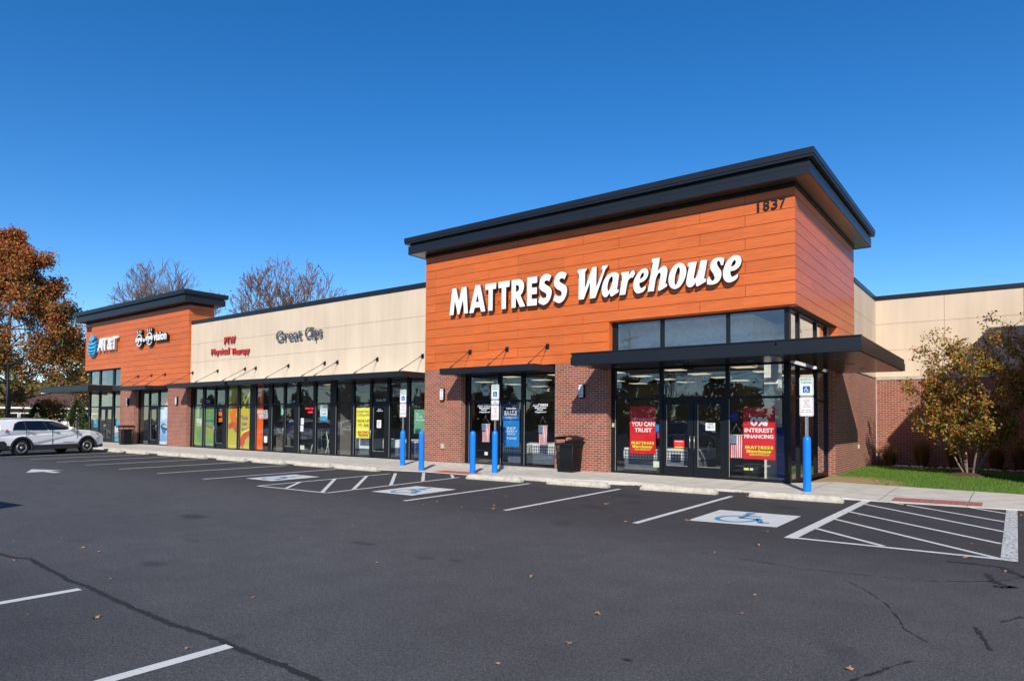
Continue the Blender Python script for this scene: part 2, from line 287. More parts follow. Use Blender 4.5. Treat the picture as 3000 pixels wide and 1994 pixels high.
GL = '''M|-15645,6196c -15460,6197c -15332,5730c -15198,6199c -14994,6190c -14911,5280c -15087,5276c -15143,5777c -15305,5270c -15373,5274c -15522,5768c -15577,5276c -15764,5279c
A|-14589,6195c -14380,6188c -14141,5272c -14328,5271c -14383,5432c -14614,5431c -14671,5264c -14850,5271c|-14493,5881c -14431,5624c -14562,5618c
T|-14152,6179c -13686,6182c -13692,5980c -13832,5978c -13836,5269c -14014,5274c -14011,5983c -14151,5983c
T|-13591,6182c -13125,6184c -13130,5984c -13273,5978c -13276,5270c -13454,5276c -13453,5978c -13593,5982c
R|-13047,6181c -12776,6185c -12650,6144 -12565,6049 -12546,5912 -12591,5760 -12687,5646c -12492,5278c -12704,5274c -12873,5615c -12875,5273c -13049,5273c|-12872,6001c -12816,5997 -12759,5954 -12742,5890 -12765,5813 -12821,5785 -12870,5785c
E|-12419,6189c -12028,6185c -12030,5980c -12243,5977c -12241,5841c -12041,5837c -12044,5627c -12244,5632c -12245,5482c -12040,5477c -12041,5267c -12424,5277c
S|-11495,6134c -11576,5964c -11609,5995 -11681,6013 -11740,5989 -11756,5942 -11726,5894 -11647,5847 -11542,5774 -11489,5692 -11482,5593 -11520,5455 -11591,5343 -11682,5276 -11788,5253 -11894,5291 -11985,5356c -11909,5546c -11842,5490 -11763,5462 -11697,5474 -11671,5537 -11691,5600 -11751,5645 -11844,5693 -11924,5774 -11945,5865 -11933,5996 -11887,6112 -11795,6194 -11676,6217 -11571,6182
S|-10931,6133c -11010,5955c -11048,5992 -11118,6011 -11175,5991 -11197,5945 -11168,5893 -11079,5839 -10964,5762 -10924,5682 -10919,5585 -10950,5460 -11025,5339 -11113,5273 -11202,5251 -11305,5287 -11418,5363c -11349,5540c -11294,5497 -11217,5461 -11140,5469 -11108,5525 -11122,5591 -11179,5641 -11282,5696 -11360,5780 -11389,5876 -11375,6005 -11324,6113 -11234,6188 -11119,6211 -11018,6182
W|-10516,6193c -10206,6196c -10235,6135c -10278,6095c -10287,5584c -10026,6201c -9883,6198c -9896,5583c -9691,6012c -9671,6077c -9710,6139c -9683,6197c -9509,6199c -9528,6135c -9584,6091c -9923,5277c -10113,5273c -10101,5777c -10322,5277c -10502,5280c -10493,6052c -10507,6101c -10543,6127c -10534,6168c
a|-9134,5874c -9203,5442c -9150,5432c -9155,5364c -9373,5260c -9413,5280 -9431,5333 -9419,5393c -9477,5328 -9534,5270 -9586,5262 -9650,5295 -9692,5372 -9707,5497 -9687,5629 -9617,5786 -9514,5897 -9387,5952 -9273,5956 -9193,5927|-9370,5853c -9341,5803 -9346,5712 -9380,5593 -9431,5487 -9477,5435 -9506,5464 -9518,5537 -9501,5659 -9455,5776 -9410,5832
r|-9052,5922c -8816,5921c -8829,5792c -8768,5883 -8702,5935 -8656,5929c -8623,5834c -8702,5726c -8757,5736 -8823,5689 -8867,5594 -8938,5269c -9123,5271c -9024,5830c -9063,5850c
e|-8307,5946 -8243,5902 -8213,5829 -8227,5732 -8285,5641 -8382,5573 -8490,5552c -8489,5477 -8457,5414 -8408,5396 -8317,5452c -8287,5419c -8306,5357 -8381,5286 -8515,5257 -8591,5281 -8646,5347 -8679,5441 -8681,5541 -8636,5696 -8538,5833 -8419,5928|-8371,5832 -8348,5787 -8366,5720 -8414,5677 -8470,5654c -8468,5713 -8425,5797
h|-8095,6183c -7862,6189c -7939,5804c -7874,5873 -7801,5922 -7729,5934 -7667,5895 -7641,5814 -7646,5727 -7703,5429c -7654,5428c -7654,5358c -7873,5259c -7905,5267 -7917,5313 -7846,5675 -7848,5738 -7869,5770 -7916,5742 -7968,5651 -7999,5557 -8046,5268c -8233,5272c -8073,6087c -8111,6121c
o|-7271,5955 -7172,5914 -7112,5821 -7094,5694 -7122,5555 -7191,5411 -7281,5307 -7382,5261 -7463,5266 -7544,5318 -7595,5411 -7610,5539 -7590,5662 -7534,5790 -7453,5895 -7362,5945|-7306,5842 -7278,5776 -7286,5662 -7321,5513 -7367,5394 -7402,5363 -7427,5401 -7432,5507 -7412,5639 -7372,5769 -7337,5831
u|-7041,5925c -6798,5927c -6879,5551 -6884,5500 -6860,5469 -6821,5506 -6777,5595 -6743,5704 -6688,5945c -6510,5932c -6604,5442c -6549,5431c -6554,5357c -6777,5257c -6811,5270 -6826,5319 -6821,5389c -6874,5315 -6943,5262 -7011,5260 -7071,5300 -7095,5388 -7090,5483 -7016,5815c -7056,5859c
s|-6049,5914c -6084,5737c -6142,5740c -6156,5802 -6179,5851 -6211,5865 -6244,5841 -6249,5787 -6216,5708 -6161,5627 -6133,5550 -6131,5467 -6166,5370 -6236,5295 -6329,5260 -6424,5257 -6518,5278c -6523,5423c -6452,5479c -6423,5411 -6386,5360 -6348,5355 -6315,5397 -6315,5471 -6357,5560 -6414,5651 -6432,5737 -6413,5828 -6357,5913 -6281,5948 -6188,5952 -6114,5938
e|-5721,5943 -5649,5909 -5612,5835 -5609,5763 -5641,5667 -5713,5595 -5794,5556 -5894,5554c -5894,5483 -5872,5420 -5831,5394 -5709,5452c -5695,5421 -5704,5377 -5749,5319 -5840,5271 -5940,5260 -6023,5306 -6073,5386 -6089,5489 -6073,5616 -6026,5747 -5948,5855 -5866,5921 -5793,5948|-5775,5828 -5750,5791 -5757,5738 -5794,5688 -5871,5657c -5866,5716 -5821,5801'''
def smooth(lp, sub=3):
    pts = []
    for t in lp.split():
        cf = t.endswith('c'); a, b = t.rstrip('c').split(','); pts.append((int(a)/1000, int(b)/1000, cf))
    out = []; n = len(pts)
    for i in range(n):
        p1, p2 = pts[i], pts[(i+1) % n]; out.append((p1[0], p1[1]))
        if p1[2] and p2[2]: continue
        p0 = pts[i-1] if not p1[2] else p1; p3 = pts[(i+2) % n] if not p2[2] else p2
        for k in range(1, sub):
            t = k/sub; q = [0.5*((2*p1[a])+(-p0[a]+p2[a])*t+(2*p0[a]-5*p1[a]+4*p2[a]-p3[a])*t*t+(-p0[a]+3*p1[a]-3*p2[a]+p3[a])*t**3) for a in (0, 1)]
            out.append(tuple(q))
    return out
GLY = [(l.split('|')[0], [smooth(x) for x in l.split('|')[1:]]) for l in GL.split('\n')]
def glyph_mesh(items):
    cu = bpy.data.curves.new('g', 'CURVE'); cu.dimensions = '2D'; cu.fill_mode = 'BOTH'; cu.extrude = .05
    for ch, loops in items:
        for lp in loops:
            sp = cu.splines.new('POLY'); sp.points.add(len(lp)-1)
            for i, p in enumerate(lp): sp.points[i].co = (p[0], p[1], 0, 1)
            sp.use_cyclic_u = True
    me = crv_mesh(cu); bpy.data.curves.remove(cu); return me
def bbox(items):
    xs = [p[0] for _, ls in items for l in ls for p in l]; zs = [p[1] for _, ls in items for l in ls for p in l]
    return min(xs), max(xs), min(zs), max(zs)
def logo(i0, i1, x0, x1, z0, z1, y, m, parent, name='lettering', depth=.002):
    return link(name, fit(glyph_mesh(GLY[i0:i1]), x0, x1, z0, z1, y, depth, [m], name), parent)
def curve_poly(loops, y, depth, mats, name, parent):
    it = [('x', loops)]; b = bbox(it); return link(name, fit(glyph_mesh(it), b[0], b[1], b[2], b[3], y, depth, mats, name), parent)
# ------------------------------------------------------------------ constants of the place (metres)
Yf, Yh, Ym, XL, XR, YB, YW = 17.333, 17.559, 17.48, -17.094, -4.333, 24.86, 29.18
XA0, XA1 = -47.19, -34.2
def lerp(a, b, t): return a+(b-a)*t
def plin(x, pts):
    if x <= pts[0][0]: return pts[0][1]
    for (a, b), (c, d) in zip(pts, pts[1:]):
        if x <= c: return lerp(b, d, (x-a)/(c-a))
    return pts[-1][1]
CURB = [(-80, 14.4), (-17, 14.42), (-14.5, 15.0), (-12.8, 15.0), (-10, 14.72), (-7.7, 15.45), (-3, 15.62), (0, 15.85), (30, 16.3)]
ZF = [(-18.2, .12), (-15.8, .015), (-12.6, .015), (-11.0, .11), (-8.5, .10), (-6.5, .06), (-2.9, .035), (-2.2, .012), (-.5, .012), (.3, .03), (30, .04)]
ZB = [(-16.3, .12), (-14.0, .045), (-12.9, .06), (-11.2, .12), (-9, .115), (-4.5, .10), (-3, .07), (30, .06)]
def zs(x, y):
    c = plin(x, CURB); t = min(1, max(0, (y-c)/(Yh-c))); return lerp(plin(x, ZF), plin(x, ZB), t)
# ground / terrain sheet, asphalt lot, sidewalk, lawn
g = MB(); g.quad([(-600, -400, -.03), (400, -400, -.03), (400, 700, -.03), (-600, 700, -.03)])
tag(g.build('ground', mat('soil_grass', (.09, .10, .04), .95, c2=(.13, .12, .06), scale=.4)), kind='structure')
g = MB(); g.quad([(-90, -26, 0), (30, -26, 0), (30, 17.6, 0), (-90, 17.6, 0)])
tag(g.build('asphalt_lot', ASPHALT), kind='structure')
g = MB(); g.quad([(-300, -34, -.02), (200, -34, -.02), (200, -26.5, -.02), (-300, -26.5, -.02)])
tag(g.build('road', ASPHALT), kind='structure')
# sidewalk with a curb face, slab joints as narrow grooves
xs = [-56]+[x*1.52-54 for x in range(60)]; xs = sorted(set([round(x, 3) for x in xs if -56 <= x <= 30]+[-18.2, -17, -16.3, -15.8, -14.5, -14, -12.9, -12.6, -11.2, -11, -10, -8.5, -7.7, -6.5, -4.5, -3, -2.9, -2.2, -.5, 0, .3, 30]))
def yback(x): return 17.8 if x < -4.3 else plin(x, [(-4.3, 19.0), (-3.3, 19.1), (-1.6, 18.95), (.1, 18.7), (30, 18.6)])
sw = MB()
def slab(xa, xb, ya, yb):
    P = []
    for x, yy in ((xa, ya), (xb, ya), (xb, yb), (xa, yb)):
        y = lerp(plin(x, CURB), yback(x), yy); P.append((x, y, zs(x, y)))
    sw.quad(P)
for a, b in zip(xs, xs[1:]):
    ds = abs(((a+54)/1.52)-round((a+54)/1.52)) < 1e-3
    a2 = a+.012 if ds else a
    n = 3
    for k in range(n): slab(a2, b, k/n+(.004 if k == 1 else 0), (k+1)/n)
    ca, cb_ = plin(a, CURB), plin(b, CURB)
    sw.quad([(a, ca-.012, -.02), (b, cb_-.012, -.02), (b, cb_, zs(b, cb_)), (a, ca, zs(a, ca))])
    # dark bed under the joints
    sw.quad([(a, ca+.01, zs(a, ca)-.012), (b, cb_+.01, zs(b, cb_)-.012), (b, yback(b), zs(b, yback(b))-.012), (a, yback(a), zs(a, yback(a))-.012)], 1)
tag(sw.build('sidewalk', [CONC, mat('joint_dirt', (.10, .09, .07), .95)]), kind='structure')
# exposed footing concrete where the walk ramps down
ft = MB(); ft.box(XL-.02, -11.2, Yf-.008, Yf+.5, -.02, .135)
# ------------------------------------------------------------------ lawn
lz = lambda x, y: .055+max(0, min(1, (y-19)/10))*.02+.03*math.sin(x*.7)*math.sin(y*.5)*.5
gm = MB(); nx, ny = 60, 20
for i in range(nx):
    for j in range(ny):
        P = []
        for a, b in ((i, j), (i+1, j), (i+1, j+1), (i, j+1)):
            x = -4.4+a*34/nx; y = lerp(yback(x), YW, b/ny); P.append((x, y, lz(x, y)))
        gm.quad(P, 0, True)
def lawn_mat():
    m, nt, b, o = base('lawn'); g = N(nt, 'ShaderNodeNewGeometry'); s = N(nt, 'ShaderNodeSeparateXYZ'); nt.links.new(g.outputs['Position'], s.inputs[0])
    n = N(nt, 'ShaderNodeTexNoise'); n.inputs['Scale'].default_value = 1.6; n.inputs['Detail'].default_value = 6; nt.links.new(g.outputs['Position'], n.inputs['Vector'])
    # bare soil beside the walk: distance from a point
    d = N(nt, 'ShaderNodeVectorMath', operation='DISTANCE'); nt.links.new(g.outputs['Position'], d.inputs[0]); d.inputs[1].default_value = (-4.3, 19.7, .06)
    a = N(nt, 'ShaderNodeMath', operation='MULTIPLY_ADD'); nt.links.new(n.outputs['Fac'], a.inputs[0]); a.inputs[1].default_value = -1.2; nt.links.new(d.outputs['Value'], a.inputs[2])
    r = N(nt, 'ShaderNodeMapRange'); r.inputs['From Min'].default_value = 1.25; r.inputs['From Max'].default_value = 1.65; nt.links.new(a.outputs[0], r.inputs['Value'])
    n2 = N(nt, 'ShaderNodeTexNoise'); n2.inputs['Scale'].default_value = 30; nt.links.new(g.outputs['Position'], n2.inputs['Vector'])
    rp = N(nt, 'ShaderNodeValToRGB'); rp.color_ramp.elements[0].color = (.05, .11, .012, 1); rp.color_ramp.elements[1].color = (.12, .21, .03, 1); nt.links.new(n2.outputs['Fac'], rp.inputs[0])
    mx = N(nt, 'ShaderNodeMix'); mx.data_type = 'RGBA'; nt.links.new(r.outputs[0], mx.inputs['Factor']); mx.inputs['A'].default_value = (.33, .22, .10, 1); nt.links.new(rp.outputs[0], mx.inputs['B'])
    nt.links.new(mx.outputs['Result'], b.inputs['Base Color']); b.inputs['Roughness'].default_value = .95; return m
tag(gm.build('lawn', lawn_mat()), kind='structure')
rng = np.random.default_rng(4)
def cards(name, mats, P, D, Wd, L, mi, parent=None, bend=.3, local=False, tip=True):
    # P base (n,3), D direction unit (n,3), Wd width dir scaled (n,3), L length; tapered blades or leaf diamonds
    n = len(P)
    if tip: V = np.stack([P-Wd, P+Wd, P+D*L[:, None]], 1); k = 3
    else: V = np.stack([P, P+D*L[:, None]*.5+Wd, P+D*L[:, None], P+D*L[:, None]*.5-Wd], 1); k = 4
    me = bpy.data.meshes.new(name); me.vertices.add(n*k); me.vertices.foreach_set('co', V.astype(np.float32).ravel())
    me.loops.add(n*k); me.loops.foreach_set('vertex_index', np.arange(n*k, dtype=np.int32)); me.polygons.add(n)
    me.polygons.foreach_set('loop_start', np.arange(0, n*k, k, dtype=np.int32)); me.polygons.foreach_set('loop_total', np.full(n, k, np.int32))
    for m in mats: me.materials.append(m)
    me.polygons.foreach_set('material_index', np.asarray(mi, np.int32)); me.update(); me.validate()
    return link(name, me, parent, local)
def leafmat(name, c, tr=.35, rough=.55):
    m, nt, b, o = base(name); b.inputs['Base Color'].default_value = (*c, 1); b.inputs['Roughness'].default_value = rough; b.inputs['Specular IOR Level'].default_value = .25
    t = N(nt, 'ShaderNodeBsdfTranslucent'); t.inputs[0].default_value = (*c, 1); mx = N(nt, 'ShaderNodeMixShader'); mx.inputs[0].default_value = tr
    nt.links.new(b.outputs[0], mx.inputs[1]); nt.links.new(t.outputs[0], mx.inputs[2]); nt.links.new(mx.outputs[0], o.inputs[0]); return m
n = 60000; gx = rng.uniform(-4.3, 7, n); gy = np.array([rng.uniform(yback(x)+.02, YW-1.3) for x in gx])
dd = np.hypot(gx+4.3, gy-19.7); keep = (dd > 1.2+rng.uniform(0, .9, n)); gx, gy = gx[keep], gy[keep]; n = len(gx)
P = np.stack([gx, gy, np.array([lz(a, b) for a, b in zip(gx, gy)])-.005], 1)
D = np.stack([rng.normal(0, .35, n), rng.normal(0, .35, n), np.ones(n)], 1); D /= np.linalg.norm(D, axis=1)[:, None]
an = rng.uniform(0, 6.28, n); Wd = np.stack([np.cos(an), np.sin(an), 0*an], 1)*rng.uniform(.004, .009, n)[:, None]
GR = [leafmat('grass_a', (.085, .19, .018)), leafmat('grass_b', (.14, .26, .03)), leafmat('grass_c', (.24, .27, .06))]
tag(cards('grass', GR, P, D, Wd, rng.uniform(.03, .075, n), rng.choice(3, n, p=[.5, .4, .1])), 'short green lawn grass between the walk and the brick wall', 'grass', kind='stuff')
# ------------------------------------------------------------------ painted markings
mk = MB()
def line(a, b, w=.1, z=.004, m=0):
    a = Vector((*a, z)); b = Vector((*b, z)); d = (b-a).normalized(); p = Vector((-d.y, d.x, 0))*w/2
    mk.quad([a-p, b-p, b+p, a+p], m)
for a, b in (((-9.78, 9.37), (-10.05, 14.05)), ((-7.38, 9.56), (-7.61, 14.37)), ((-4.87, 9.70), (-5.0, 14.6)), ((-17.26, 9.22), (-17.66, 13.85)), ((-20.0, 9.30), (-20.3, 13.86)), ((-22.53, 9.31), (-23.0, 13.87)), ((-25.21, 9.34), (-25.68, 13.9)), ((-27.57, 9.29), (-28.39, 13.89)), ((-30.04, 9.25), (-30.71, 13.76)), ((-32.6, 9.2), (-33.2, 13.8)), ((-35.2, 9.2), (-35.8, 13.8)), ((-7.09, -3), (-7.06, 2.6)), ((-4.5, -3), (-4.49, 2.62)), ((-9.7, -3), (-9.68, 2.6)), ((-12.3, -3), (-12.28, 2.6)), ((-14.9, -3), (-14.88, 2.6))):
    line(a, b, .105)
tag(mk.build('parking_lines', PAINT), kind='structure')
mk = MB(); z = .004
# right access aisle
line((-2.56, 9.86), (-2.52, 15.72), .16); line((-2.6, 9.93), (-.15, 9.98), .10, .0045)
for a, b in (((-.73, 15.72), (-.14, 15.09)), ((-2.10, 15.70), (-.15, 13.80)), ((-2.48, 15.0), (-.16, 12.54)), ((-2.47, 13.51), (-.18, 11.26)), ((-2.48, 12.32), (-.2, 10.02)), ((-2.48, 11.03), (-1.42, 10.03))): line(a, b, .085, .005)
# middle access aisle
for a, b in (((-14.60, 9.16), (-15.0, 13.78)), ((-14.6, 9.16), (-12.12, 9.27)), ((-12.11, 9.3), (-12.6, 14.2)), ((-13.59, 9.25), (-14.67, 10.39)), ((-12.3, 9.3), (-14.8, 11.6)), ((-12.18, 10.06), (-14.85, 12.75)), ((-12.34, 11.37), (-15.0, 14.0)), ((-12.42, 12.56), (-14.5, 14.7)), ((-12.6, 13.95), (-13.4, 14.75))): line(a, b, .09, .0045 if a[0] > -14.59 else .004)
tag(mk.build('access_aisle_markings', PAINT), kind='structure')
mk = MB(); line((-.09, 9.9), (-.09, 15.78), .17, .006)
tag(mk.build('worn_aisle_line', PAINTW), kind='structure')
mk = MB(); mk.quad([(x, y, .004) for x, y in ((-22.94, 6.96), (-24.35, 7.54), (-23.17, 8.0), (-23.3, 7.65))]); mk.quad([(x, y, .0045) for x, y in ((-22.95, 7.0), (-23.35, 7.66), (-22.33, 7.64), (-22.29, 7.42), (-23.0, 7.4))])
tag(mk.build('lane_arrow', PAINT), kind='structure')
def symbol(mb, fx, m=0):
    # wheelchair symbol in unit space (0..1) through fx(u, v) -> 3D point
    def arc(c, r0, r1, a0, a1, n=18):
        for i in range(n):
            s0 = rad(lerp(a0, a1, i/n)); s1 = rad(lerp(a0, a1, (i+1)/n))
            mb.quad([fx(c[0]+r0*math.cos(s0), c[1]+r0*math.sin(s0)), fx(c[0]+r1*math.cos(s0), c[1]+r1*math.sin(s0)), fx(c[0]+r1*math.cos(s1), c[1]+r1*math.sin(s1)), fx(c[0]+r0*math.cos(s1), c[1]+r0*math.sin(s1))], m)
    arc((.42, .92), 0, .075, 0, 360, 14)
    arc((.42, .36), .235, .31, 100, 372)
    def st(a, b, w):
        a = Vector(a); b = Vector(b); d = (b-a).normalized(); p = Vector((-d.y, d.x))*w/2
        mb.quad([fx(*(a-p)), fx(*(b-p)), fx(*(b+p)), fx(*(a+p))], m)
    st((.42, .84), (.44, .44), .09); st((.43, .68), (.66, .68), .07); st((.41, .47), (.71, .47), .085); st((.69, .49), (.83, .16), .085); st((.81, .17), (.93, .215), .07)
def stall_mark(corners, name):
    # corners: near-left, far-left, far-right, near-right
    a, b, c, d = [Vector((*p, .004)) for p in corners]
    m = MB(); m.quad([a, d, c, b]); o = m.build(name, PAINT); tag(o, kind='structure')
    def fx(u, v):
        u, v = .1+.8*u, .06+.88*v
        p = (a*(1-u)+d*u)*(1-v)+(b*(1-u)+c*u)*v; return Vector((p.x, p.y, .0075))
    m = MB(); symbol(m, fx); m.build('wheelchair_symbol', BLUEP, o)
stall_mark(((-4.34, 10.55), (-4.39, 12.2), (-3.0, 12.30), (-2.98, 10.75)), 'accessible_stall_marking')
stall_mark(((-11.6, 10.1), (-11.73, 11.65), (-10.47, 11.7), (-10.34, 10.13)), 'accessible_stall_marking')
stall_mark(((-16.67, 10.1), (-16.8, 11.75), (-15.6, 11.7), (-15.47, 10.1)), 'accessible_stall_marking')
# sealed crack in the foreground and dark hairline cracks
SEAL = mat('crack_sealer', (.022, .018, .016), .75, c2=(.012, .010, .010), scale=30, bump=.5, bscale=60)
def crack(pts, w, name, jit=.3, z=.003, seed=1, sub=8):
    rn = random.Random(seed); P = []
    for (a, b) in zip(pts, pts[1:]):
        for k in range(sub): t = k/sub; P.append((lerp(a[0], b[0], t)+rn.uniform(-.4, .4)*w*.4, lerp(a[1], b[1], t)+rn.uniform(-.4, .4)*w*.4))
    P.append(pts[-1]); m = MB(); prev = None
    for i, p in enumerate(P):
        q = P[min(i+1, len(P)-1)]; o = P[max(i-1, 0)]; d = Vector((q[0]-o[0], q[1]-o[1])).normalized() if q != o else Vector((1, 0)); nn = Vector((-d.y, d.x)); ww = w/2*(1+rn.uniform(-jit, jit))
        L = (p[0]-nn.x*ww, p[1]-nn.y*ww, z); R = (p[0]+nn.x*ww*(1+rn.uniform(-jit, jit)*.5), p[1]+nn.y*ww, z)
        if prev: m.quad([prev[0], L, R, prev[1]])
        prev = (L, R)
    return tag(m.build(name, SEAL), kind='structure')
crack([(-16, 2.9), (-13, 2.62), (-11.2, 2.66), (-9.58, 2.67), (-9.19, 2.71), (-9.02, 2.80), (-8.44, 2.74), (-7.93, 2.71), (-7.5, 2.67), (-7.14, 2.69), (-6.6, 2.65), (-6.07, 2.63), (-5.64, 2.62), (-5.28, 2.61), (-4.99, 2.64), (-4.66, 2.645), (-4.45, 2.632), (-4.14, 2.62), (-3.88, 2.636), (-3.68, 2.617), (-3.5, 2.619), (-3.2, 2.63), (-2.6, 2.6)], .052, 'sealed_crack', .25)
crack([(-3.14, 8.06), (-2.47, 8.0), (-1.96, 7.92), (-1.53, 7.96), (-1.12, 8.03), (-.74, 8.13), (-.38, 8.38), (-.09, 8.7), (.04, 9.0), (.3, 9.6)], .013, 'dark_crack', .9, seed=2)
crack([(-.67, 9.42), (-.43, 9.46), (-.16, 9.43), (-.03, 9.13), (.1, 8.9)], .07, 'dark_crack', .8, seed=3)
crack([(-.28, 8.97), (-.24, 8.7), (-.206, 8.48), (-.03, 8.33)], .06, 'dark_crack', .9, seed=4)
crack([(-1.45, 7.64), (-1.21, 7.33), (-.96, 6.87), (-.80, 6.41), (-.73, 6.12), (-.54, 5.84)], .009, 'dark_crack', 1.2, seed=5)
crack([(-.285, 6.52), (-.22, 6.22), (-.167, 5.93)], .028, 'dark_crack', .7, seed=6)
crack([(-.853, 4.68), (-.74, 4.95), (-.68, 5.14), (-.58, 5.34)], .022, 'dark_crack', .9, seed=7)
crack([(-.12, 6.82), (.02, 7.12)], .03, 'dark_crack', .9, seed=8)
crack([(-.19, 8.3), (-.08, 8.3), (-.03, 8.4)], .08, 'dark_crack', .6, seed=9)
# tactile mats
def tactile(x0, x1, d0, d1, name, m):
    mb = MB()
    Y = lambda x, t: lerp(plin(x, CURB)+d0, plin(x, CURB)+d1, t)
    for i in range(14):
        for j in range(6):
            q = []
            for a, b in ((i, j), (i+1, j), (i+1, j+1), (i, j+1)): x = lerp(x0, x1, a/14); y = Y(x, b/6); q.append((x, y, zs(x, y)+.008))
            mb.quad(q); cx_ = (q[0][0]+q[2][0])/2; cy_ = (q[0][1]+q[2][1])/2; mb.lathe([(.018, 0), (.012, .007)], (cx_, cy_, zs(cx_, cy_)+.008), 6)
    return tag(mb.build(name, m), kind='structure')
tactile(-14.45, -12.93, .06, .62, 'tactile_paving', mat('tactile_orange', (.55, .10, .04), .7))
tactile(-2.10, -.56, .18, .72, 'tactile_paving', mat('tactile_red', (.36, .125, .10), .8))
# ------------------------------------------------------------------ the building
BL = thing('shopping_building', 'long row of shops with orange-panelled towers, tan walls, brick piers and black canopies', 'building', (-25, 17.4, 0))
ft.build('footing', mat('footing', (.40, .38, .34), .95, c2=(.30, .28, .25), scale=5, bump=.5), BL)
ROWS = [7.565, 7.29, 6.99, 6.69, 6.385, 6.085, 5.78, 5.475, 5.17, 4.865, 4.56, 4.28, 3.975, 3.67, 3.39]
def clad(mb, u0, u1, z0, z1, JA, JB, ax, c, out, th=.022):
    for k in range(len(ROWS)-1):
        a, b = ROWS[k+1], ROWS[k]
        if b <= z0+.05 or a >= z1-.05: continue
        a = max(a, z0); b = min(b, z1)
        js = [u0]+[j for j in (JA if k % 2 == 0 else JB) if u0+.05 < j < u1-.05]+[u1]
        for p, q in zip(js, js[1:]):
            p2, q2 = p+(.006 if p != u0 else 0), q-(.006 if q != u1 else 0)
            if ax == 'x': mb.box(p2, q2, c, c+th, a+.007, b-.007)
            else: mb.box(c-th if out > 0 else c, c if out > 0 else c+th, p2, q2, a+.007, b-.007)
def cornice(x0, x1, y0, y1, par):
    m = MB(); m.box(x0-.46, x1+.46, y0-.46, y0-.43, 7.60, 7.64); m.box(x0-.46, x1+.46, y1+.43, y1+.46, 7.60, 7.64); m.box(x1+.43, x1+.46, y0-.43, y1+.43, 7.60, 7.64); m.box(x0-.46, x0-.43, y0-.43, y1+.43, 7.60, 7.64); m.box(x0-.46, x1+.46, y0-.46, y1+.46, 7.64, 7.79); m.box(x0-.455, x1+.455, y0-.455, y1+.455, 7.79, 7.80); m.box(x0-.46, x1+.46, y0-.46, y1+.46, 7.80, 7.90)
    m.box(x0-.41, x1+.41, y0-.41, y1+.41, 7.90, 7.975)
    m.box(x0-.555, x1+.555, y0-.555, y1+.555, 7.975, 8.03); m.box(x0-.55, x1+.55, y0-.55, y1+.55, 8.03, 8.04); m.box(x0-.57, x1+.57, y0-.57, y1+.57, 8.04, 8.195)
    c = m.build('cornice', METAL, par)
    s = MB()
    for a, b, cc, d in ((x0-.428, x1+.428, y0-.428, y0-.03), (x0-.428, x1+.428, y1+.03, y1+.428), (x1+.03, x1+.428, y0-.03, y1+.03), (x0-.428, x0-.03, y0-.03, y1+.03)): s.box(a, b, cc, d, 7.612, 7.638)
    s.build('soffit', SOFL, c)
    t_ = MB(); t_.box(x0-.02, x1+.02, y0-.022, y0-.001, 7.50, 7.60); t_.box(x1+.001, x1+.022, y0-.001, y1, 7.50, 7.60); t_.build('soffit_shade_strip', BLACK, c); return c  # black strip stands in for the deep shade under the soffit
# --- right (main) tower
w = MB(); t = .03
w.box(XL, -9.585, Yf+t, Yf+.28, 3.39, 7.6); w.box(-9.585, XR-t, Yf+t, Yf+.28, 4.56, 7.6)
w.box(XR-.3, XR-t, Yf+.28, 22.22, 4.56, 7.6); w.box(XR-.3, XR-t, 22.22, YB, 3.2, 7.6)
w.box(XL, XL+.3, Yf+.28, YB, 3.39, 7.6); w.box(XL+.3, XR-.3, YB-.3, YB, 3.2, 7.6); w.box(XL, XR-t, Yf+t, YB, 7.6, 7.66)
w.build('tower_wall', JOINT, BL)
c = MB(); JA, JB = [-16.575, -12.906, -9.235, -5.566], [-14.125, -10.45, -6.78]
clad(c, XL-.0, -9.585, 3.39, 7.565, JA, JB, 'x', Yf, -1); clad(c, -9.585, XR, 4.56, 7.565, JA+[-9.585], JB, 'x', Yf, -1)
c.box(-9.585, -9.56, Yf+.022, Yh-.003, 3.49, 4.56)      # reveal of the upper window
c.box(-9.56, XR-.02, Yf+.03, Yh+.1, 4.548, 4.558)
clad(c, Yf+.023, 22.22, 4.56, 7.565, [19.7, 23.4], [18.46, 22.2], 'y', XR, 1); clad(c, 22.22, YB, 3.49, 7.565, [23.4], [], 'y', XR, 1)
c.box(XR-.22, XR-.022, 22.20, 22.222, 3.5, 4.56)
clad(c, Yf+.023, YB, 6.5, 7.565, [19.7, 23.4], [18.46, 22.2], 'y', XL, -1)
c.build('tower_cladding', WOOD, BL)
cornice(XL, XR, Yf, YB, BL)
# --- left tower
w = MB(); w.box(-42.05, XA1-t, Yf+t, Yf+.28, 3.39, 7.6); w.box(XA0, -42.05, Yf+t, Yf+.28, 4.56, 7.6); w.box(XA1-.3, XA1-t, Yf+.28, 18.6, 3.39, 7.6)
w.box(XA0, XA0+.3, Yf+.28, 18.6, 4.56, 7.6); w.box(XA0, XA1-t, 18.6, 18.7, 3.39, 7.6); w.box(XA0, XA1-t, Yf+t, 18.7, 7.6, 7.66); w.build('tower_wall', JOINT, BL)
c = MB(); JA, JB = [-44.7, -41.02, -37.3], [-45.8, -42.13, -38.45]
clad(c, -42.05, XA1, 3.39, 7.565, JA, JB+[-42.05], 'x', Yf, -1); clad(c, XA0, -42.05, 4.56, 7.565, JA, JB, 'x', Yf, -1)
clad(c, Yf+.023, 18.68, 3.39, 7.565, [17.9], [], 'y', XA1, 1); c.build('tower_cladding', WOOD, BL)
cornice(XA0, XA1, Yf, 18.6, BL)
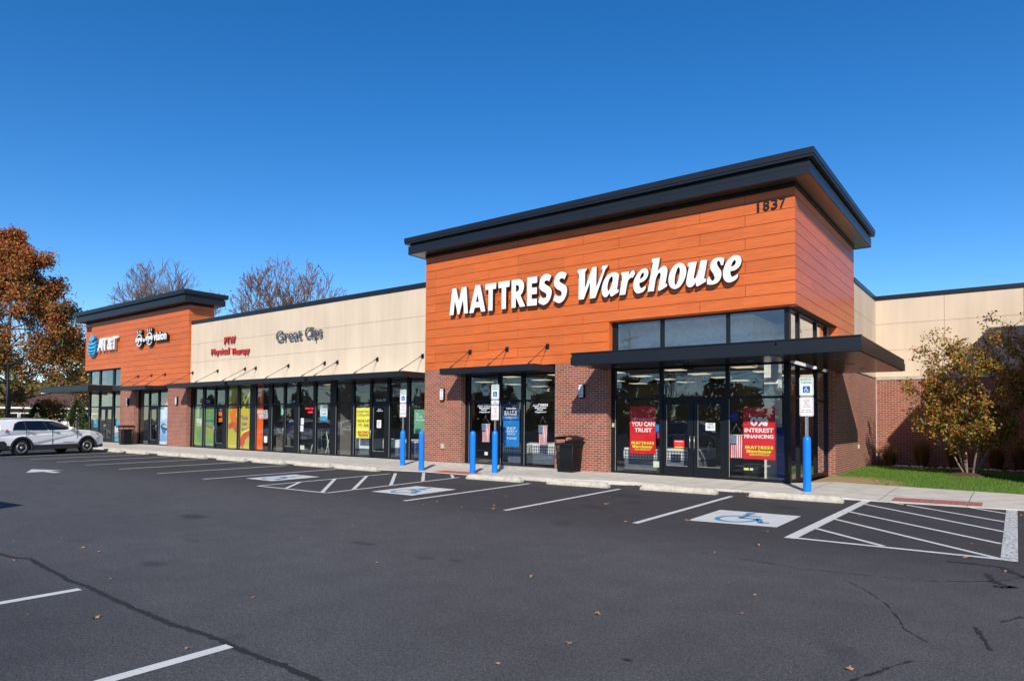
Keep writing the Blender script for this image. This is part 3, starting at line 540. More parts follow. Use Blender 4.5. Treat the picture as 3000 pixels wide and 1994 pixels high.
# --- the far right tower (outside the picture, it throws the shadow on the wing wall)
w = MB(); w.box(.76, 16, 21.43, 26.75, 3.0, 6.7); w.build('tower_wall', JOINT, BL)
c = MB(); clad(c, .74, 16, 3.39, 6.69, [4.4, 8, 11.7], [6.2, 9.9, 13.6], 'x', 21.4, -1); clad(c, 21.423, 26.75, 3.39, 6.69, [23.4], [25.2], 'y', .738, -1); c.build('tower_cladding', WOOD, BL)
m = MB(); m.box(.70, 16.05, 21.36, 26.8, 6.7, 6.87); m.build('parapet_cap', METAL, BL)
box('brick_base', BRICK, BL, .735, 16.02, 21.39, 26.75, 0, 3.385)
# --- tan walls
s = MB(); G = .012
def stucco_front(x0, x1, y, zlist, xj=()):
    xs_ = [x0]+list(xj)+[x1]
    for za, zb_ in zip(zlist, zlist[1:]):
        for a, b in zip(xs_, xs_[1:]): s.box(a+(G/2 if a != x0 else 0), b-(G/2 if b != x1 else 0), y, y+.06, za+G/2, zb_-G/2)
    s.box(x0, x1, y+.02, y+.3, zlist[0], zlist[-1])
stucco_front(XA1+.001, XL-.001, Ym, [3.335, 4.49, 5.44, 6.485]); s.build('tan_wall', STUCCO, BL); s = MB()
stucco_front(XR-.001, 14, YW, [3.34, 4.437, 5.456, 6.40], (-2.08, .25))
for za, zb_ in ((3.34, 4.437), (4.437, 5.456), (5.456, 6.40)): s.box(XR-.06, XR-.002, YB+.003, YW-.002, za+G/2, zb_-G/2)
s.box(XR-.3, XR-.02, YB+.003, YW+.29, 3.345, 6.395)
s.build('tan_wall', STUCCO, BL)
c = MB(); c.box(XA1+.03, XL-.03, Ym-.03, Ym+.34, 6.485, 6.67); c.build('parapet_cap', METAL, BL); c = MB(); c.box(XR+.03, 14, YW-.03, YW+.34, 6.40, 6.565); c.box(XR-.33, XR+.028, YB+.03, YW+.33, 6.40, 6.562); c.build('parapet_cap', METAL, BL)
w = MB(); w.box(XA1, XL, 28.5, 28.7, 0, 6.3); w.box(XA1, XL+.2, Ym+.3, 28.6, 6.25, 6.35); w.box(XR, 16, YW+.3, YW+.4, 0, 6.3); w.box(XL, XR-.3, 28.5, 28.7, 0, 6.3); w.box(XL, XR-.31, YB, 28.6, 6.0, 6.1)
w.box(XA0, XA1, 28.5, 28.7, 0, 3.5); w.box(XA0, XA1, 18.7, 28.6, 3.45, 3.55); w.box(XA0, XA0+.1, 18.7, 28.6, 0, 3.5); w.build('rear_wall', STUCCO, BL)
# --- brick
for a, b, c_, d, e in ((XL+.002, -15.33, Yf, Yf+.45, 3.388), (-11.445, -9.59, Yf, Yf+.45, 3.388), (-42.045, -40.19, Yf, Yf+.45, 3.388), (-36.27, -34.245, Yf, Yf+.45, 3.388)):
    box('brick_pier', BRICK, BL, a, b, c_, d, .02 if a > -12 or a < -20 else .13, e)
m = MB(); m.box(XR-.22, XR, 21.83, YW+.1, 0, 3.36); m.box(XR, 14, YW-.09, YW+.3, 0, 3.29); m.build('brick_wall', BRICK, BL)
m = MB(); m.box(XR+.001, 14, YW-.12, YW-.001, 3.29, 3.42); m.box(XR-.0, XR+.03, YB+.01, YW-.12, 3.362, 3.42)
m.build('stone_sill', mat('sill_stone', (.45, .40, .33), .9), BL)
box('control_joint', mat('sealant', (.62, .55, .48), .8), BL, XR+.002, XR+.022, YW-.098, YW-.08, .05, 3.29)
# --- storefront frames, panes, doors
def fbars(m, bars, z0, z1, y0=Yh-.004, y1=Yh+.11):
    for a, b in bars: m.box(a, b, y0, y1, z0, z1)
def pane(x0, x1, z0, z1, y=Yh+.045): 
    m = MB(); m.quad([(x0, y, z0), (x1, y, z0), (x1, y, z1), (x0, y, z1)]); return m.build('window_pane', GLASS, BL)
HANDLE = ALU
def door(x0, x1, gx0, gx1, gz0, gz1, hx, zt=2.24, z0=.115):
    m = MB(); y0, y1 = Yh+.02, Yh+.065
    m.box(x0+.01, gx0, y0, y1, z0, zt-.01); m.box(gx1, x1-.01, y0, y1, z0, zt-.01); m.box(gx0, gx1, y0, y1, z0, gz0); m.box(gx0, gx1, y0, y1, gz1, zt-.01)
    e = .012; m.box(gx0, gx0+e, y0-.005, y0-.001, gz0, gz1, 1); m.box(gx0+e, gx1, y0-.005, y0-.001, gz0, gz0+e, 1)
    d = m.build('door', [FRAME, mat('alu_edge', (.35, .33, .30), .4, metal=.7)], BL)
    q = MB(); q.quad([(gx0, y0+.02, gz0), (gx1, y0+.02, gz0), (gx1, y0+.02, gz1), (gx0, y0+.02, gz1)]); q.build('door_glass', GLASS, d)
    h = MB(); s_ = .09 if hx > (x0+x1)/2 else .09
    for z in (.92, 1.22): h.tube((hx, y0, z), (hx, y0-.06, z), .011)
    h.tube((hx, y0-.06, .90), (hx, y0-.06, 1.24), .013); h.build('handle', HANDLE, d); return d
def store(bars, levels, doors=(), xr=None, post=None):
    zb, zt1, zt2, zh = levels; m = MB()
    fbars(m, bars, .09, 3.14)
    for (a, b), (c, d) in zip(bars, bars[1:]):
        dr = [q for q in doors if b-.15 < (q[0]+q[1])/2 < c+.15]
        m.box(b, c, Yh+.002, Yh+.10, zt1, zt2); m.box(b, c, Yh+.002, Yh+.10, zh, 3.14)
        if not dr:
            m.box(b, c, Yh+.002, Yh+.10, .09, zb); pane(b, c, zb, zt1)
            m.box(b, b+.012, Yh-.007, Yh-.004+.0, zb, zt1, 1)
        pane(b, c, zt2, zh)
    a0, a1 = bars[0][0], bars[-1][1]
    m.box(a0, a1, Yh+.006, Yh+.10, 3.14, 3.38)
    m.build('storefront_frame', [FRAME, mat('alu_edge', (.35, .33, .30), .4)], BL)
    for q in doors: door(*q)
LV = (.175, 2.244, 2.305, 3.112)
store([(-9.59, -9.455), (-8.055, -7.955), (-6.17, -6.072), (-4.68, -4.54)], LV, [(-7.955, -7.065, -7.85, -7.23, .397, 2.103, -7.145), (-7.06, -6.17, -6.94, -6.315, .397, 2.103, -7.02)])
store([(-15.33, -15.153), (-13.89, -13.766), (-12.923, -12.79), (-11.60, -11.445)], LV)
store([(-34.245, -33.98), (-33.068, -32.86), (-31.942, -31.80), (-30.96, -30.744), (-29.852, -29.64), (-28.758, -28.252), (-27.222, -26.959), (-26.095, -25.95), (-25.13, -24.929), (-23.942, -23.754), (-22.784, -22.405), (-21.437, -21.281), (-20.326, -20.19), (-19.34, -19.195), (-18.245, -18.094), (-17.2, -17.095)], LV,
      [(-31.94, -30.96, -31.781, -31.188, .40, 2.09, -31.86), (-26.09, -25.13, -25.957, -25.326, .40, 2.09, -26.03), (-20.30, -19.34, -20.134, -19.513, .386, 2.081, -20.22)])
store([(-47.15, -46.9), (-45.607, -45.40), (-43.66, -43.434), (-42.12, -42.045)], LV, [(-45.4, -44.54, -45.3, -44.68, .4, 2.1, -44.62), (-44.53, -43.66, -44.4, -43.8, .4, 2.1, -44.47)])
store([(-40.19, -40.1), (-38.95, -38.82), (-37.86, -37.70), (-36.33, -36.27)], LV, [(-38.82, -37.86, -38.7, -38.05, .4, 2.09, -37.93)])
# upper strip and the glazed side return of the main shop
def strip(bars, z0, z1):
    m = MB(); fbars(m, bars, z0, z1); a0, a1 = bars[0][0], bars[-1][1]
    for (a, b), (c, d) in zip(bars, bars[1:]):
        m.box(b, c, Yh+.002, Yh+.1, z1-.045, z1); m.box(b, c, Yh+.002, Yh+.1, z0, z0+.06); pane(b, c, z0+.06, z1-.045)
    m.build('storefront_frame', FRAME, BL)
strip([(-9.56, -9.42), (-8.034, -7.94), (-6.148, -6.065), (-4.66, -4.54)], 3.49, 4.548)
strip([(-47.15, -46.9), (-45.607, -45.40), (-43.66, -43.434), (-42.12, -42.052)], 3.49, 4.548)
XS = -4.54
m = MB(); ys = [(Yh+.11, Yh+.16), (18.50, 18.60), (20.42, 20.52), (21.72, 21.825)]
for (a, b), (c, d) in zip(ys, ys[1:]):
    for z0, z1 in ((.06, .16), (2.244, 2.305), (3.10, 3.14), (3.49, 3.54), (4.50, 4.548)): m.box(XS-.10, XS-.003, b, c, z0, z1)
    for z0, z1 in ((.16, 2.244), (2.305, 3.10), (3.54, 4.50)): pq = MB(); pq.quad([(XS-.05, b, z0), (XS-.05, c, z0), (XS-.05, c, z1), (XS-.05, b, z1)]); pq.build('window_pane', GLASS, BL)
for a, b in ys: m.box(XS-.11, XS, a, b, .06, 3.14); m.box(XS-.11, XS, a, b, 3.49, 4.548)
m.build('storefront_frame', FRAME, BL)
# --- canopies
def canopy(x0, x1, y0, z0, z1, rods=(), yw=Yf, y1=None, tier=False, downl=()):
    m = MB(); y1 = y1 or yw-.002
    if tier:
        m.box(x0, x1, y0, y1, z0+.015, z0+.225); m.box(x0+.02, x1-.02, y0+.02, y1, z0+.225, z1-.0); m.box(x0-.004, x1+.004, y0-.004, y0+.03, z1-.02, z1+.004)
    else: m.box(x0, x1, y0, y1, z0+.015, z1)
    n = int((x1-x0)/2.4)
    for i in range(1, n): x = x0+(x1-x0)*i/n; m.box(x-.002, x+.002, y0-.0035, y0-.001, z0+.02, z1-.03, 1)
    c = m.build('canopy', [METAL, JOINT], BL)
    MB().box(x0+.12, x1-.12, y0+.12, y1-.01, z1+.004, z1+.010).build('bounce_sheet', mat('bounce_white', (.72, .72, .70), .8), c)  # unseen white sheet added on top to bounce sun into the glass above
    s = MB(); k = int((y1-y0-.1)/.10)
    for i in range(k): s.box(x0+.05, x1-.05, y0+.05+i*.10, y0+.05+i*.10+.088, z0, z0+.014)
    s.build('soffit', SOFFIT, c)
    for x, y in downl:
        MB().lathe([(.085, -.004), (.085, .004)], (x, y, z0-.003), 16).build('downlight', mat('downlight', (.10, .10, .10), .6), c)
    zp = 3.957
    for x in rods:
        r = MB(); r.box(x-.065, x+.065, yw-.014, yw-.001, zp-.085, zp+.085); r.box(x-.012, x+.012, yw-.09, yw-.014, zp-.04, zp+.04)
        e = Vector((x-.04, y0+.13, z1+.03)); s0 = Vector((x, yw-.07, zp)); r.tube(s0, e, .011, seg=6); dd = (e-s0).normalized()
        r.tube(s0, s0+dd*.13, .019, seg=6); r.tube(e-dd*.16, e, .021, seg=6); r.tube(e, e-Vector((0, 0, .05)), .03, seg=8); r.build('tie_rod', METAL, c)
    return c
canopy(-9.795, XR, 15.597, 3.14, 3.49, tier=True, downl=[(-8.9, 16.6), (-7.1, 16.6), (-5.2, 16.6)])
canopy(XR, -2.578, 15.5975, 3.1402, 3.4902, y1=22.44, tier=True, downl=[(-3.4, 17.2), (-3.4, 18.9), (-3.4, 20.6)])
canopy(-15.34, -11.478, 16.239, 3.12, 3.333, [-14.938, -13.336, -11.735])
mp = [-33.95, -31.516, -29.071, -28.179, -25.631, -23.077, -22.248, -19.817, -17.357]
canopy(-34.17, -28.70, 16.239, 3.12, 3.333, mp[:3], yw=Ym); canopy(-28.45, -22.735, 16.239, 3.12, 3.335, mp[3:6], yw=Ym); canopy(-22.54, -17.10, 16.239, 3.12, 3.334, mp[6:], yw=Ym)
canopy(-40.39, -36.47, 16.239, 3.12, 3.333, [-39.757, -38.14, -36.6]); canopy(-49.35, -42.0, 15.597, 3.14, 3.49, tier=True)
box('canopy_beam', METAL, BL, -49.3, XA0-.01, Yf, 21, 3.2, 3.48)
box('camera_housing', BLACK, BL, -7.22, -7.02, 17.2, 17.5, 3.05, 3.137, bevel=.02)
# --- interior shell
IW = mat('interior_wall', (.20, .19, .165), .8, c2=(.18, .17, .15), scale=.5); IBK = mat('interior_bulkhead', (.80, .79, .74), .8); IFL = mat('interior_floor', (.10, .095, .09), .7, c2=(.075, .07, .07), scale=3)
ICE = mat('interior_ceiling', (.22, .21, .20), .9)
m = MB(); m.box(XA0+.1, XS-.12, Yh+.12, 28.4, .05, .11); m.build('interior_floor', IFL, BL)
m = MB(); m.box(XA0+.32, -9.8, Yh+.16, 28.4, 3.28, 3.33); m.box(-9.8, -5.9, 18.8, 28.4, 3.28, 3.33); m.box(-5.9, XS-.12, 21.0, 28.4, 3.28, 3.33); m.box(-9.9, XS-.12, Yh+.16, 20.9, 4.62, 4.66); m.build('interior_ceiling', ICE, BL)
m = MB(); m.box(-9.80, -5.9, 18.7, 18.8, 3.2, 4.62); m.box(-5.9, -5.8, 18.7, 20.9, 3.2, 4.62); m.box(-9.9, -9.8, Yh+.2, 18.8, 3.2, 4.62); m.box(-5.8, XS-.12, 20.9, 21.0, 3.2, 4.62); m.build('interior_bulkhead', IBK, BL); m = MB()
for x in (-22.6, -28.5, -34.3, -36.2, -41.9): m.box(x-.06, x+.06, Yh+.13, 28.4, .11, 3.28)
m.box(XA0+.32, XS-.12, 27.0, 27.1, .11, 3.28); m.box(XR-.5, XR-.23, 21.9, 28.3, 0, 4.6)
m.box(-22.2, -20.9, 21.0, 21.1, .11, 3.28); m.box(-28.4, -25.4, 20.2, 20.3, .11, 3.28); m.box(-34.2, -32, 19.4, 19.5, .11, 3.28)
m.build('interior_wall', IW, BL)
box('column', mat('column_white', (.68, .68, .62), .7), BL, -5.47, -5.1, 18.6, 18.95, .11, 3.28)
CL = mat('ceiling_light', (.9, .85, .7), .5, emit=(1, .84, .55), es=.55)
for i, x in enumerate((-18.6, -15.6, -13.4, -11.2, -9.0, -6.8)):
    for j, y in enumerate((19.8, 21.9, 24.0, 26.1)):
        if i == 5 and j == 3: continue
        box('ceiling_light', CL, BL, x, x+.62, y, y+.55, 3.262, 3.278)
for x in (-45.5, -39, -26.5, -24.2): box('ceiling_light', CL, BL, x, x+1.1, 20, 20.5, 3.262, 3.278)
# vinyl lettering on glass (belongs to the windows)
yl = Yh+.035
text('Suite 50', -7.313, -6.808, 2.345, 2.44, yl, VINYL, BL); text('Suite 50', -19.98, -19.45, 2.335, 2.43, yl, VINYL, BL); text('Suite 40', -25.8, -25.3, 2.335, 2.43, yl, VINYL, BL); text('Suite 30', -31.7, -31.15, 2.335, 2.43, yl, VINYL, BL)
text('Suite 20', -38.65, -38.1, 2.335, 2.43, yl, VINYL, BL)
VD = mat('dim_vinyl', (.42, .46, .48), .5)
def sleep(x0, x1, z0, z1, word=True, m=VINYL):
    h = z1-z0
    if word: logo(0, 8, x0, x1, z1-h*.30, z1, yl, m, BL); logo(8, 17, x0+.12*(x1-x0), x1-.1*(x1-x0), z1-h*.53, z1-h*.33, yl, m, BL)
    zt = z0+h*(.44 if word else 1); text('Sleep', lerp(x0, x1, .25), lerp(x0, x1, .68), (z0+zt)/2+.004, zt, yl, m, BL, bold=.02, shear=.3); text('Happens!', lerp(x0, x1, .12), lerp(x0, x1, .9), z0, (z0+zt)/2-.004, yl, m, BL, bold=.02, shear=.3)
sleep(-12.466, -11.887, 1.87, 2.17); sleep(-14.80, -14.2, 1.87, 2.17); sleep(-7.337, -6.758, 2.55, 2.88); sleep(-20.0, -19.55, 1.93, 2.04, False)
text('TEMPUR-PEDIC', -12.48, -11.83, 2.56, 2.65, yl, VINYL, BL, bold=.015)
m = MB(); m.lathe([(.19, 0), (.19, .003)], (0, 0, 0), 6); o = m.build('round_decal', VD, BL, True); o.location = Vector((-14.44, yl, 2.63))-wl(BL); o.rotation_euler = (rad(90), 0, 0)
text('Sealy', -14.56, -14.31, 2.57, 2.68, yl-.006, mat('decal_dark', (.06, .12, .17), .5), BL, bold=.02, shear=.3)
text('STEARNS\n& FOSTER', -19.05, -18.35, 2.5, 2.83, yl, VINYL, BL); text('PTW', -33.0, -32.4, 2.35, 2.55, yl, VD, BL)
# wall lamps: lit by day only by the sun
WLG = 'wall lamps on the brick piers'
def wall_lamp(x, label):
    t_ = thing('wall_lamp', label, 'wall lamp', (x, Yf-.001, 2.33), WLG)
    m = MB(); m.box(-.082, .082, -.10, -.012, .01, .39); m.build('diffuser', LAMPW, t_, True)
    m = MB(); m.box(-.09, .09, -.012, 0, -.01, .41); m.box(-.088, .088, -.11, -.012, .392, .41); m.box(-.088, .088, -.11, -.012, -.01, .008); m.box(-.089, -.083, -.105, -.012, .008, .392); m.box(.083, .089, -.105, -.012, .008, .392)
    for z in (.07, .33): m.box(-.083, .083, -.107, -.1005, z, z+.012)
    m.box(-.004, .004, -.1075, -.1008, .082, .33); m.build('bracket', BLACK, t_, True)
wall_lamp(-16.17, 'white wall lamp on the brick pier behind the blue posts, left of the flag window'); wall_lamp(-10.45, 'white wall lamp half in shade on the pier behind the nearer trash can')
wall_lamp(-40.94, 'white wall lamp on the brick pier behind the far trash can'); wall_lamp(-35.2, 'white wall lamp on the brick pier right of the glasses poster')
box('utility_box', mat('box_grey', (.45, .44, .38), .6), None, -16.225, -16.09, Yf-.06, Yf-.001, .62, .784, bevel=.01); tag(bpy.data.objects['utility_box'], 'small grey electrical box low on the brick pier behind the blue posts', 'electrical box')
box('door_chime', mat('box_grey', (.45, .44, .38), .6), None, -9.55, -9.475, Yh-.045, Yh-.006, 1.45, 1.57, bevel=.008); tag(bpy.data.objects['door_chime'], 'small pale box on the window frame beside the brick pier left of the double doors', 'box')
box('wall_outlet', mat('box_grey', (.45, .44, .38), .6), None, XR+.001, XR+.05, 25.3, 25.42, .75, .9, bevel=.008); tag(bpy.data.objects['wall_outlet'], 'small grey outlet box on the side brick wall above the lawn', 'outlet box')
# ------------------------------------------------------------------ shop signs
ROTW = (rad(90), 0, 0)
sg = thing('shop_sign', 'large white channel letters with dark sides across the big orange tower', 'sign', (-10.9, Yf-.1, 5.2))
for i in range(17):
    it = GLY[i:i+1]; b = bbox(it); link('letter', fit(glyph_mesh(it), b[0], b[1], b[2], b[3], Yf-.17, .125, [WHITE, RETURN], 'letter'), sg)
m = MB()
for x in [-15.5+k*.45 for k in range(21)]: m.box(x, x+.03, Yf-.045, Yf-.001, 5.55, 5.58)
m.build('standoff', RETURN, sg)
for lab, x0, x1, z0, z1 in (('black house numbers at the top right of the big orange tower', -5.30, -4.50, 7.02, 7.285), ('black house numbers at the top left of the far orange tower', -47.03, -46.25, 7.02, 7.29)):
    t_ = thing('house_number', lab, 'house number', (x0, Yf, z0), 'black house numbers'); w_ = (x1-x0)/4
    for i, ch in enumerate('1837'): a = x0+w_*i; text(ch, a+(.05 if ch == '1' else .0), a+w_*(.50 if ch == '1' else .78), z0, z1, Yf-.03, [BLACK], t_, 'digit', .025, bold=.012)
REDL = mat('letter_red', (.75, .02, .015), .45); GRL = mat('letter_grey', (.12, .135, .17), .4)
t_ = thing('shop_sign', 'red raised letters in two lines on the tan wall', 'sign', (-30.4, Ym-.1, 4.7))
def word(s, x0, x1, z0, z1, y, mats, par, bold=.02, depth=.12, shear=0):
    # one mesh per word, widths taken from the word itself
    return text(s, x0, x1, z0, z1, y, mats, par, 'word', depth*.45, bold, shear)
word('PTW', -30.85, -29.87, 5.225, 5.585, Ym-.10, [REDL, RETURN], t_, .012); word('Physical', -32.05, -30.4, 4.68, 5.07, Ym-.10, [REDL, RETURN], t_, .012); word('Therapy', -30.2, -28.64, 4.60, 4.99, Ym-.10, [REDL, RETURN], t_, .012)
t_ = thing('shop_sign', 'dark grey raised letters on the middle of the tan wall', 'sign', (-24.8, Ym-.1, 5.0))
word('Great', -26.45, -24.55, 5.07, 5.545, Ym-.14, [GRL, RETURN], t_, .004, .10); word('Clips', -24.32, -23.16, 4.93, 5.545, Ym-.14, [GRL, RETURN], t_, .004, .10)
# far tower signs
t_ = thing('shop_sign', 'white raised letters beside a striped blue globe on the far orange tower', 'sign', (-43.5, Yf-.1, 5.6))
ATW = mat('letter_cream', (.78, .76, .74), .5); word('AT&T', -44.92, -42.25, 5.65, 6.44, Yf-.2, [ATW], t_, .03, .3)
GLB = mat('globe_blue', (.05, .42, .70), .45); GLD = mat('globe_side', (.01, .20, .42), .5)
cx, cz, rx, rz = -45.77, 6.045, .60, .66
for k, (a, b, c) in enumerate(((1.0, .62, .52), (.58, .20, .66), (.26, -.14, .82), (-.10, -.44, .93), (-.40, -.68, .86), (-.66, -.88, .70))):
    # crescents bounded by the rim above and a sagging arc below
    lp = []; n = 14
    w_ = min(1, math.sqrt(max(0, 1-((a+b)/2)**2))+.02)
    for i in range(n+1):
        u = -1+2*i/n; x = u*w_; zb_ = b-.17*math.sqrt(max(0, 1-u*u))+.04; lp.append((x, max(-.99, zb_)))
    for i in range(n, -1, -1):
        u = -1+2*i/n; x = u*w_; zt_ = (a-.10 if k else a-.0)-(.20 if k else -.0)*math.sqrt(max(0, 1-u*u))
        if k == 0: zt_ = math.sqrt(max(0, 1-x*x))
        lp.append((x, max(zt_, b-.17*math.sqrt(max(0, 1-u*u))+.04+.02)))
    lp = [(cx+p[0]*rx, cz+p[1]*rz) for p in lp]; curve_poly([lp], Yf-.2, .16, [GLB, GLD], 'globe_band', t_)
t_ = thing('shop_sign', 'white words with two round eyes and lashes on the far orange tower', 'sign', (-38, Yf-.1, 5.8))
BK = mat('sign_black', (.012, .012, .012), .45)
def ring(cx, cz, rx, rz, r0, y, dep, m, nm, a0=0, a1=360):
    n = 28; out = [(cx+rx*math.cos(rad(lerp(a0, a1, i/n))), cz+rz*math.sin(rad(lerp(a0, a1, i/n)))) for i in range(n if a1-a0 == 360 else n+1)]
    inn = [(cx+rx*r0*math.cos(rad(lerp(a0, a1, i/n))), cz+rz*r0*math.sin(rad(lerp(a0, a1, i/n)))) for i in range(n if a1-a0 == 360 else n+1)]
    if a1-a0 == 360: return curve_poly([out, inn] if r0 > 0 else [out], y, dep, m, nm, t_)
    return curve_poly([out+inn[::-1]], y, dep, m, nm, t_)
for ex, ez in ((-39.38, 5.97), (-38.15, 5.98)):
    ring(ex, ez, .40, .40, 0, Yf-.17, .12, [BK], 'eye_disc'); ring(ex, ez, .35, .35, .84, Yf-.19, .015, [WHITE], 'eye_ring', 32, 148); ring(ex, ez, .35, .35, .84, Yf-.19, .015, [WHITE], 'eye_ring', 212, 328)
    for q in (-.17, 0, .17): 
        curve_poly([[(ex+q-.055, ez+.34), (ex+q+.055, ez+.34), (ex+q*1.35+.05, ez+.60), (ex+q*1.35-.05, ez+.60)]], Yf-.17, .12, [BK], 'lash', t_)
        curve_poly([[(ex+q-.02, ez+.38), (ex+q+.02, ez+.38), (ex+q*1.3+.02, ez+.56), (ex+q*1.3-.02, ez+.56)]], Yf-.186, .012, [WHITE], 'lash', t_)
for s_, a, b, c, d, dd in (('eye', -39.80, -38.96, 5.77, 6.12, .19), ('to', -38.90, -38.62, 5.86, 6.06, .19), ('eye', -38.57, -37.73, 5.78, 6.15, .19), ('vision', -37.64, -36.17, 5.82, 6.28, .19)):
    word(s_, a, b, c, d, Yf-.2, [WHITE], t_, .03, .02); word(s_, a-.03, b+.05, c-.035, d+.035, Yf-.176, [BK], t_, .09, .13)
# ------------------------------------------------------------------ posters behind the glass
YP = Yh+.062
DK = mat('text_dark', (.03, .035, .02), .6); RTX = mat('text_red', (.5, .02, .01), .5); BTX = mat('text_blue', (.03, .10, .35), .5); WTX = mat('text_white', (.82, .82, .82), .5)
BSH = mat('shadow_black', (.02, .02, .01), .6)
def poster(name, label, cat, x0, x1, z0, z1, m, texts=(), group=None, y=YP):
    t_ = thing(name, label, cat, ((x0+x1)/2, y, z0), group); box('sheet', m, t_, x0, x1, y, y+.004, z0, z1)
    h = z1-z0; w_ = x1-x0
    for tx in texts:
        s_, u0, u1, v0, v1, mm = tx[:6]; kw = tx[6] if len(tx) > 6 else {}
        a, b, c, d = x0+u0*w_, x0+u1*w_, z0+v0*h, z0+v1*h
        if s_ == '#M': logo(0, 8, a, b, c, d, y-(.003 if mm is BSH else .0065), mm, t_)
        elif s_ == '#W': logo(8, 17, a, b, c, d, y-(.003 if mm is BSH else .0065), mm, t_)
        elif s_ == '#': box('panel', mm, t_, a, b, y-.003, y-.0005, c, d)
        else: text(s_, a, b, c, d, y-.005, mm, t_, bold=kw.get('bold', .015), shear=kw.get('shear', 0))
    return t_
poster('window_poster', 'tall red poster with white writing left of the double doors', 'poster', -9.01, -8.20, .695, 2.06, RED,
   [('TECHNOLOGY', .05, .95, .70, .755, VINYL, {'bold': .01}), ('YOU CAN', .07, .96, .58, .675, WTX, {'bold': .03}), ('TRUST', .19, .86, .455, .545, WTX, {'bold': .03}), ('#M', .065, .955, .193, .257, BSH), ('#M', .06, .945, .197, .26, YTX), ('#W', .11, .89, .117, .182, BSH), ('#W', .105, .88, .12, .185, YTX), ('SLEEPHAPPENS.COM', .2, .82, .075, .105, YTX)], 'red sale posters')
poster('window_poster', 'large red poster offering zero percent interest, in the corner window', 'poster', -5.725, -4.912, .67, 2.015, RED,
   [('0%', .23, .77, .64, .815, VINYL, {'bold': .035}), ('INTEREST', .05, .95, .515, .60, WTX, {'bold': .03}), ('FINANCING', .04, .95, .40, .475, WTX, {'bold': .03}), ('#M', .065, .955, .193, .257, BSH), ('#M', .06, .945, .197, .26, YTX), ('#W', .11, .89, .115, .182, BSH), ('#W', .105, .88, .118, .185, YTX), ('SLEEPHAPPENS.COM', .2, .82, .07, .105, YTX)], 'red sale posters')
poster('window_poster', 'yellow clearance poster beside the single shop door', 'poster', -21.195, -20.365, .875, 2.09, YEL,
   [('INVENTORY', .08, .93, .835, .90, DK, {'bold': 0}), ('CLEARANCE', .08, .93, .725, .795, DK, {'bold': 0}), ('SAVE UP', .10, .93, .52, .61, DK, {'bold': .01}), ('TO 70%', .14, .92, .36, .46, DK, {'bold': .01}), ('#M', .12, .93, .165, .235, RTX), ('#W', .16, .9, .09, .155, RTX), ('SLEEPHAPPENS.COM', .18, .88, .045, .08, RTX)])
poster('window_poster', 'navy poster with a white title panel, above the bright blue poster', 'poster', -13.73, -13.035, 1.64, 2.19, mat('poster_blue', (.02, .14, .42), .5),
   [('#', .03, .97, .26, .97, mat('poster_navy', (.012, .025, .10), .5)), ('#', .03, .97, .60, .78, mat('poster_blue2', (.05, .22, .55), .5)), ('TEMPUR-PEDIC', .2, .82, .64, .74, WTX, {'bold': .03}), ('E L I T E', .13, .86, .42, .55, WTX, {'bold': .03}), ('RETAILER', .12, .87, .29, .39, WTX, {'bold': .03}), ('AN EXCLUSIVE DEALER OF BEDS', .14, .86, .13, .18, WTX)])
poster('window_poster', 'bright blue poster about shopping safely, below the navy poster', 'poster', -13.70, -13.03, .757, 1.62, mat('poster_cyan', (.01, .21, .55), .5),
   [('SHOP', .22, .78, .66, .76, WTX, {'bold': .0}), ('SAFELY', .10, .88, .54, .64, WTX, {'bold': .0}), ('WITH US', .25, .76, .455, .51, WTX), ('CLEAN SHOP', .38, .82, .335, .365, VINYL), ('PROMISE', .38, .82, .285, .325, WTX), ('v', .24, .33, .27, .37, WTX)])
poster('window_poster', 'pale green poster beside the brick pier of the big tower', 'poster', -17.91, -17.22, 1.108, 2.005, mat('poster_green', (.14, .36, .22), .5, c2=(.12, .33, .2)),
   [('No', .14, .36, .77, .86, WTX, {'bold': 0}), ('Credit', .14, .62, .65, .745, WTX, {'bold': 0}), ('Needed', .14, .84, .525, .62, WTX, {'bold': 0})])
poster('notice_sheet', 'white opening-hours sheet on the right leaf of the double doors', 'notice', -6.723, -6.463, 1.395, 1.60, WTX, [('CUSTOMER\nPARKING', .2, .85, .78, .95, GREEN), ('Monday 10-9\nFriday 10-9\nSunday 11-6', .1, .9, .2, .7, DK, {'bold': 0})], y=Yh+.03)
poster('notice_sheet', 'small red hiring notice on the left leaf of the double doors', 'notice', -7.636, -7.33, .888, 1.118, RED, [("WE'RE HIRING", .1, .9, .75, .9, WTX), ('Sales positions\navailable', .12, .88, .3, .62, mat('text_pink', (.7, .2, .2), .5), {'bold': 0}), ('#', .1, .9, .1, .18, YTX)], y=Yh+.03)
poster('notice_sheet', 'small blue sheet beside the double doors', 'notice', -8.205, -8.085, 1.32, 1.548, BLUES, [('#', .12, .88, .1, .9, mat('poster_cyan', (.01, .21, .55), .5))])
poster('notice_sheet', 'small red sheet under the blue one beside the double doors', 'notice', -8.15, -8.08, 1.15, 1.30, RED)
poster('notice_sheet', 'cream sheet low in the window left of the double doors', 'notice', -8.274, -8.08, .326, .50, mat('cream_paper', (.62, .66, .50), .6))
poster('notice_sheet', 'small purple-blue sticker right of the double doors', 'sticker', -6.085, -5.88, 1.665, 1.87, mat('sticker_blue', (.02, .02, .28), .5), [('mattress', .12, .7, .5, .6, VD)])
poster('notice_sheet', 'white sheet on the single shop door beside the yellow poster', 'notice', -19.93, -19.69, 1.30, 1.60, WTX, [('Please\nuse the\nother\ndoor', .15, .75, .2, .85, DK, {'bold': 0})], y=Yh+.03)
poster('notice_sheet', 'small white sheet low in the window of the flag', 'notice', -14.5, -14.36, .44, .55, WTX)
